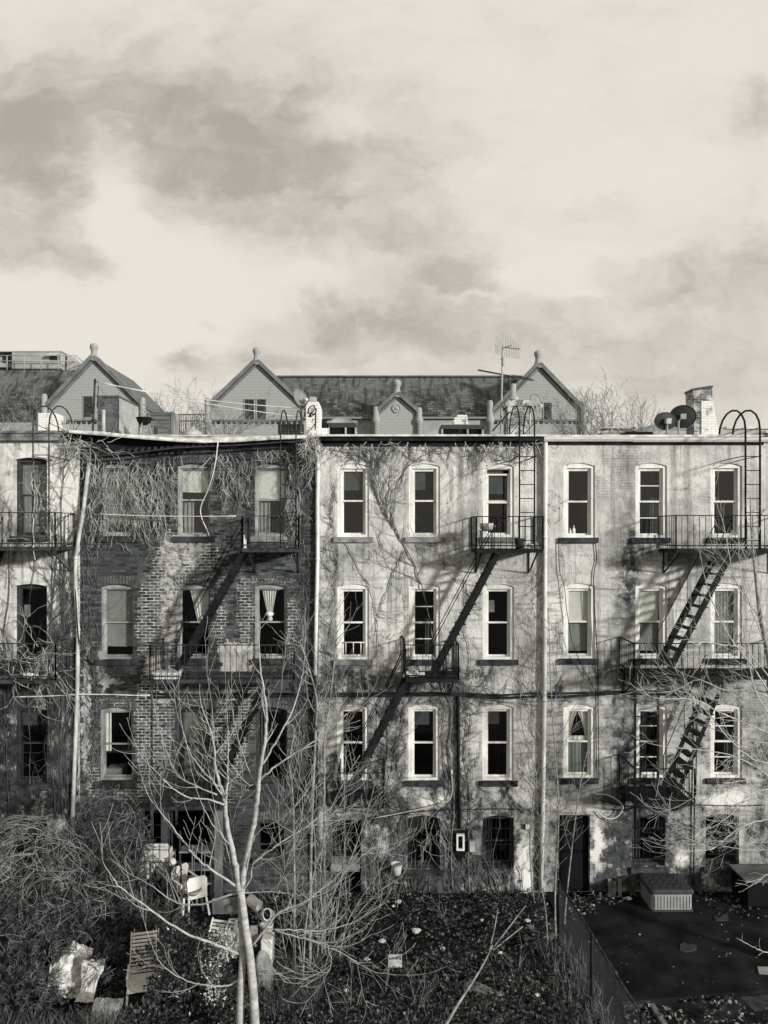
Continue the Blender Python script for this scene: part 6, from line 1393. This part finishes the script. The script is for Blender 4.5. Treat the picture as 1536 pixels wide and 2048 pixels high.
# tree at the right edge
rr = random.Random(83); YR = -3.4; t = thing('bare_tree', (X(1600, YR), YR, 0), 'twiggy bare tree reaching in from the right edge before the grey house', 'tree')
q = MB(); q.tube(catmull([P(1606, 2000, YR), P(1596, 1800, YR), P(1590, 1640, YR), P(1572, 1500, YR), P(1552, 1390, YR), P(1536, 1310, YR), P(1520, 1230, YR), P(1512, 1160, YR), P(1504, 1080, YR), P(1500, 990, YR)], 5), [.10 - .0020 * i for i in range(46)], 9); q.build('trunk', 'bark_grey', t)
q = MB()
for pix, a, dy in (([(1560, 1420), (1510, 1340), (1470, 1290), (1440, 1240), (1420, 1190), (1405, 1140)], .022, .5), ([(1568, 1480), (1500, 1450), (1440, 1425), (1390, 1400), (1340, 1398)], .020, -.5), ([(1575, 1530), (1510, 1520), (1460, 1480), (1420, 1430), (1390, 1400), (1360, 1370)], .022, .4), ([(1588, 1600), (1520, 1540), (1460, 1510), (1400, 1500), (1350, 1495)], .018, -.3), ([(1545, 1360), (1490, 1300), (1450, 1290), (1410, 1285), (1390, 1290)], .016, -.6),
                   ([(1590, 1650), (1530, 1640), (1480, 1655), (1430, 1695), (1410, 1700)], .018, -.4), ([(1592, 1700), (1540, 1700), (1490, 1700), (1440, 1690)], .015, .3), ([(1590, 1640), (1520, 1600), (1470, 1610), (1430, 1640), (1400, 1670)], .016, .5), ([(1522, 1240), (1480, 1180), (1460, 1120), (1450, 1060)], .014, .3), ([(1530, 1290), (1500, 1210), (1480, 1140), (1478, 1080)], .014, -.3),
                   ([(1565, 1460), (1520, 1400), (1500, 1340), (1500, 1270), (1520, 1210)], .016, -.2), ([(1580, 1560), (1500, 1560), (1440, 1570), (1400, 1590)], .014, .2), ([(1555, 1400), (1500, 1380), (1450, 1380), (1400, 1360), (1370, 1370)], .016, .1), ([(1570, 1490), (1490, 1480), (1430, 1460), (1380, 1440)], .014, .6), ([(1586, 1610), (1540, 1580), (1500, 1590), (1460, 1630)], .014, -.5)):
    limb(q, rr, pix, YR, a * .9, .008, 3, dy, .6, (.3, 1.0), up=.08, start=.15)
limb(q, rr, [(1598, 1890), (1540, 1905), (1505, 1893), (1480, 1880)], YR, .012, .005, 2, -.8, .5, (.12, .3), .02, .2, None, .12)
limb(q, rr, [(1594, 1790), (1540, 1750), (1515, 1765), (1495, 1775)], YR, .012, .005, 2, -.2, .4, (.15, .4), .0, .2, None, .15)
q.build('crown', 'twig_pale', t)
# trees in the street beyond the roofs
rr = random.Random(91)
def street_tree(px, top, y, w, lab, n=16, grp='bare trees beyond the roofs', big=1.0):
    t = thing('bare_tree', (X(px, y), y, 0), lab, 'tree', grp); q = MB(); zt = Z(top, y); zf = zt - 2.6
    q.tube([(X(px, y), y, 0), (X(px, y) + .1, y, zf * .5), (X(px, y), y, zf)], [.16, .13, .10], 8); q.build('trunk', 'bark_grey', t); q = MB()
    for i in range(n):
        a = (i + .5) / n * 2 - 1; d = Vector((a * w, rr.uniform(-.4, .4), 1.0)); L = (zt - zf) * rr.uniform(.7, .95) * big
        twig(q, rr, Vector((X(px, y), y, zf - rr.uniform(0, .6))), d, L, .032, 3, .01, .62, .8, .6, .006)
    q.build('crown', 'bark_grey', t)
street_tree(365, 778, 17, .7, 'small bare tree behind the slatted screen on the brick house roof', 9)
street_tree(1160, 768, 14, 1.1, 'bare tree in front of the right gable, beyond the grey house', 12, big=1.0)
street_tree(1225, 795, 15, 1.4, 'wide bare tree on the skyline above the grey house skylight', 15, big=1.05)
street_tree(1285, 800, 16, .6, 'slim bare tree on the skyline left of the dark dishes', 8)
street_tree(25, 800, 16, 1.0, 'bare tree above the roof at the far left edge', 12)
street_tree(445, 780, 16, .9, 'bare tree in front of the left end of the long stone hall', 12)
street_tree(268, 790, 14, .5, 'slender bare tree behind the dark chimney of the brick house', 8)

# ------------------------------------------------------------------ evergreen, bushes, undergrowth
rr = random.Random(101)
ELL = [(P(40, 1765, -3.2), 1.55, 1.2, 1.25), (P(215, 1700, -2.2), .85, .9, 1.15), (P(150, 1800, -2.9), 1.2, 1.0, 1.2), (P(238, 1800, -2.6), .55, .8, 1.1), (P(30, 1900, -3.6), 1.3, .8, 1.0), (P(285, 1870, -2.7), .6, .6, .5), (P(225, 1900, -3.2), .5, .5, .6), (P(210, 1960, -3.9), .35, .5, .6), (P(40, 1985, -4.7), .7, .4, .5), (P(330, 1850, -2.2), .5, .5, .5)]
ev = thing('evergreen_bush', (X(130, -3), -3, 0), 'sprawling dark evergreen bush covered with dead twigs at the lower left', 'bush')
q = MB()
for c, rx, ry, rz in ELL:
    n = int(1500 * (rx * rz) ** .9)
    for i in range(n):
        v = Vector((rr.gauss(0, 1), rr.gauss(0, 1), rr.gauss(0, 1))).normalized()
        if v.y > .45: continue
        k = rr.uniform(.72, 1.08) * (1 + .18 * noise.noise((v.x * 2.2 + c.x, v.y * 2.2, v.z * 2.2)))
        p = c + Vector((v.x * rx, v.y * ry, v.z * rz)) * k
        if p.z < .05: continue
        if -7.2 < p.x < -4.9 and p.y < -3.6 and p.z < 1.0 and rr.random() < .45 and not (c.z < .6 and rx < .8): continue
        d = (v + Vector((rr.gauss(0, .5), rr.gauss(0, .3), rr.gauss(-.2, .5)))).normalized(); s = d.orthogonal().normalized()
        for j in range(9):
            a = Matrix.Rotation(rr.uniform(0, 6.28), 3, d) @ s; b = p + d * rr.uniform(-.02, .14); e = b + (d * .7 + a * .8).normalized() * rr.uniform(.07, .14); w = d.cross(a) * .0065
            q.quad(b - w, b + w, e + w * .5, e - w * .5)
q.build('foliage', 'needle', ev)
q = MB()
for c, rx, ry, rz in ELL:      # dark heart of branches
    for i in range(22):
        v = Vector((rr.gauss(0, 1), rr.gauss(0, .7), rr.gauss(0, 1))).normalized(); q.tube([c - Vector((0, 0, rz * .8)), c + Vector((v.x * rx * .5, v.y * ry * .5, v.z * rz * .4)), c + Vector((v.x * rx, v.y * ry, v.z * rz)) * .95], [.03, .02, .008], 4, False)
q.build('branch', 'dark_wood', ev)
def tangle(q, c, rx, ry, rz, n, L, r, vmin=-.2, xr=None):
    for i in range(n):
        for _ in range(20):
            v = Vector((rr.gauss(0, 1), -abs(rr.gauss(0, 1)), rr.gauss(0, 1))).normalized()
            if v.z > vmin and (not xr or xr[0] < v.x < xr[1]): break
        t = v.cross(Vector((rr.gauss(0, 1), rr.gauss(0, 1), rr.gauss(0, 1)))).normalized(); pts = []; turn = rr.uniform(-.28, .28); k = rr.uniform(1.0, 1.14)
        for j in range(12):
            pts.append(c + Vector((v.x * rx, v.y * ry, v.z * rz)) * k); v2 = (v + t * L / 12 / rx).normalized(); t = (v2 - v).normalized(); v = v2
            t = (Matrix.Rotation(turn + rr.gauss(0, .18), 3, v) @ t).normalized(); k += rr.uniform(-.012, .014)
        q.tube(pts, [r, r, r, r * .9, r * .9, r * .8, r * .8, r * .7, r * .6, r * .5, r * .4, r * .3], 4, False)
q = MB()
tangle(q, *ELL[0], 230, .9, .0055, .25); tangle(q, *ELL[0], 70, .8, .0045, -.3); tangle(q, *ELL[2], 70, .7, .005, -.1); tangle(q, *ELL[1], 40, .7, .005, 0); tangle(q, *ELL[3], 30, .5, .005, -.6); tangle(q, *ELL[4], 30, .6, .0045, -.5); tangle(q, *ELL[5], 16, .5, .0045, -.6)
q.build('dead_twig', 'dry_stem', ev)
# bush of shiny leaves
hb = thing('broadleaf_bush', (X(385, -4.6), -4.6, 0), 'dense bush of shiny dark leaves, some coloured as sunlit, left of the big tree', 'bush')
def leaf(q, p, d, up, L, W):
    s = d.cross(up); s = s.normalized() if s.length > 1e-3 else d.orthogonal().normalized(); nn = s.cross(d)
    q.add([p, p + d * L * .4 + s * W + nn * .008, p + d * L, p + d * L * .4 - s * W + nn * .008, p + d * L * .45 - nn * .004], [(0, 1, 4), (1, 2, 4), (2, 3, 4), (3, 0, 4)])
BL = [(P(375, 1915, -4.9), .55, .45, .62), (P(375, 1935, -4.6), .52, .5, .62), (P(420, 1960, -4.6), .42, .4, .6), (P(340, 1990, -4.8), .45, .4, .5), (P(400, 2040, -5.0), .6, .4, .5), (P(445, 2000, -4.8), .3, .35, .5), (P(300, 2050, -5.2), .5, .4, .35), (P(350, 1890, -4.0), .4, .4, .4), (P(290, 1930, -3.7), .3, .3, .4)]
q = MB(); q2 = MB()
for c, rx, ry, rz in BL:
    for i in range(int(3400 * rx * rz * 1.6)):
        v = Vector((rr.gauss(0, 1), rr.gauss(0, 1), rr.gauss(0, 1))).normalized()
        if v.y > .5: continue
        p = c + Vector((v.x * rx, v.y * ry, v.z * rz)) * rr.uniform(.6, 1.08) * (1 + .2 * noise.noise((v.x * 2 + c.x, v.y * 2, v.z * 2)))
        d = (v + Vector((rr.gauss(0, .5), rr.gauss(0, .5), rr.gauss(.1, .5)))).normalized(); leaf(q, p, d, Vector((rr.gauss(0, .5), rr.gauss(-.4, .5), 1)), rr.uniform(.06, .11), rr.uniform(.016, .03))
for c, rx, ry, rz, n in ((P(440, 1885, -4.5), .26, .25, .24, 330), (P(415, 1945, -4.95), .26, .12, .34, 260), (P(460, 1900, -4.6), .2, .2, .16, 160), (P(430, 1990, -5.1), .18, .1, .2, 90)):
    for i in range(n):
        v = Vector((rr.gauss(0, 1), rr.gauss(0, 1), rr.gauss(0, 1))).normalized(); p = c + Vector((v.x * rx, v.y * ry, v.z * rz)) * rr.uniform(.2, 1.1); d = (v * .7 + Vector((rr.gauss(0, .4), rr.gauss(-.2, .4), rr.gauss(.6, .5)))).normalized(); leaf(q2, p, d, Vector((rr.gauss(0, .6), rr.gauss(-.8, .5), .7)), rr.uniform(.06, .10), rr.uniform(.014, .024))
q.build('foliage', 'holly', hb); q2.build('sunlit_leaf', 'holly_sunlit', hb)  # second leaf set paints the sun on the top and right
q = MB()
for c, rx, ry, rz in BL:
    for i in range(10): v = Vector((rr.gauss(0, 1), rr.gauss(0, .7), rr.gauss(.4, 1))).normalized(); q.tube([Vector((c.x, c.y, .02)), c, c + Vector((v.x * rx, v.y * ry, v.z * rz)) * .9], [.02, .014, .006], 4, False)
q.build('stem', 'dark_wood', hb)
# leaf litter, ivy, grass
def scatter(q, n, region, size, lift=.0, thick=.12, cond=None):
    k = 0
    while k < n:
        xx = rr.uniform(region[0], region[1]); yy = rr.uniform(region[2], region[3]); k += 1
        if cond and not cond(xx, yy): continue
        z = (yardz(xx, yy) if xx < 4.0 else lift) + rr.uniform(.0, thick) * (.5 + .7 * max(0, noise.noise((xx * 1.3, yy * 1.3, 8)) + .4))
        d = Vector((rr.gauss(0, 1), rr.gauss(0, 1), rr.gauss(0, .45))).normalized(); leaf(q, Vector((xx, yy, z)), d, Vector((rr.gauss(0, .5), rr.gauss(-.15, .5), 1)), rr.uniform(*size), rr.uniform(size[0] * .3, size[1] * .36))
fx_ = lambda yy: 3.78 + (4.13 - 3.78) * (-1.6 - yy) / 6.6
q = MB()
scatter(q, 9000, (-3.6, 4.15, -9, -.05), (.05, .11), 0, .14, lambda x, y: x < fx_(y) and noise.noise((x * .8, y * .8, 20)) > -.25)
scatter(q, 2600, (1.2, 4.1, -7, -3.5), (.05, .12), 0, .10, lambda x, y: x < fx_(y)); scatter(q, 700, (-3.6, 4.0, -.7, -.05), (.05, .11), 0, .16)
scatter(q, 500, (4.3, 6.2, -1.7, -.05), (.05, .11), .105, .06, lambda x, y: noise.noise((x * 1.5, y * 1.5, 30)) > -.1 and y > -1.5 + (x - 4.3) * .6); scatter(q, 130, (7.8, 9.0, -1.4, -.05), (.05, .1), .105, .05); scatter(q, 90, (4.3, 9.5, -4, -.05), (.04, .08), .103, .01)
scatter(q, 1100, (4.5, 9.5, -5.5, -4.2), (.05, .11), .05, .08, lambda x, y: noise.noise((x * 1.5, y * 1.5, 33)) > -.15 and y < -4.6 + (x - 4.25) * .14)
o = q.build('leaf_litter', 'leaf_litter'); tag(o, 'dry fallen leaves strewn over the middle yard and along the fence', 'leaves', None, 'stuff')
q = MB(); scatter(q, 15000, (-4.2, 3.9, -8, -.4), (.05, .10), 0, .30, lambda x, y: noise.noise((x * .7, y * .7, 40)) > -.35); scatter(q, 5000, (-9, -3, -8, -2.0), (.05, .1), 0, .3)
o = q.build('ground_cover', 'ivy'); tag(o, 'dark low ivy covering the middle yard', 'ivy', None, 'stuff')
q = MB()
def blades(n, x0, x1, y0, y1, L, lean=.35, base=0.0):
    for i in range(n):
        xx, yy = rr.uniform(x0, x1), rr.uniform(y0, y1)
        if xx > 3.8 and abs(xx - fx_(yy)) > .35: continue
        p = Vector((xx, yy, yardz(xx, yy) + base)); d = Vector((rr.gauss(0, lean), rr.gauss(0, lean), 1)).normalized(); l = rr.uniform(*L); w = Vector((.005, .002, 0)); b = p + d * l * .6; e = b + (d + Vector((rr.gauss(0, .5), rr.gauss(0, .5), -.3))).normalized() * l * .5
        q.add([p - w, p + w, b + w * .8, b - w * .8, e], [(0, 1, 2, 3), (3, 2, 4)])
blades(2600, -3.2, 4, -8.5, -3, (.08, .35)); blades(1000, 3.3, 4.2, -7, -2.4, (.1, .5), .22); blades(900, -2.6, -1.2, -5, -3.5, (.2, .5)); blades(3200, -7.5, -4.6, -6.4, -5.2, (.15, .45), .6, .05)
o = q.build('dry_grass', 'dry_grass'); tag(o, 'thin dry grass growing through the leaves and along the chain-link fence', 'grass', None, 'stuff')
# weeds: bare bent stems rising from the ivy
rr = random.Random(131)
for i, (px, py, lab) in enumerate(((895, 1850, 'forked bare weed in the middle of the ivy'), (793, 1830, 'thin bare weed left of the forked one'), (770, 1990, 'bare weed near the lower edge, left of the fallen pole'), (700, 2020, 'low bare weed at the bottom right of the twin trunks'), (835, 2020, 'bent bare weed between the fallen pole and the twin trunks'), (1035, 1950, 'bare weed by the chain-link fence'))):
    c = gv(px, py, .1); q = MB()
    for k in range(4): twig(q, rr, c, Vector((rr.gauss(0, .5), rr.gauss(0, .3), 1)), rr.uniform(.4, .95), .008, 1, .02)
    solo(q, 'bare_weed', 'bark_grey', lab, 'weed', 'bare weeds in the yard')
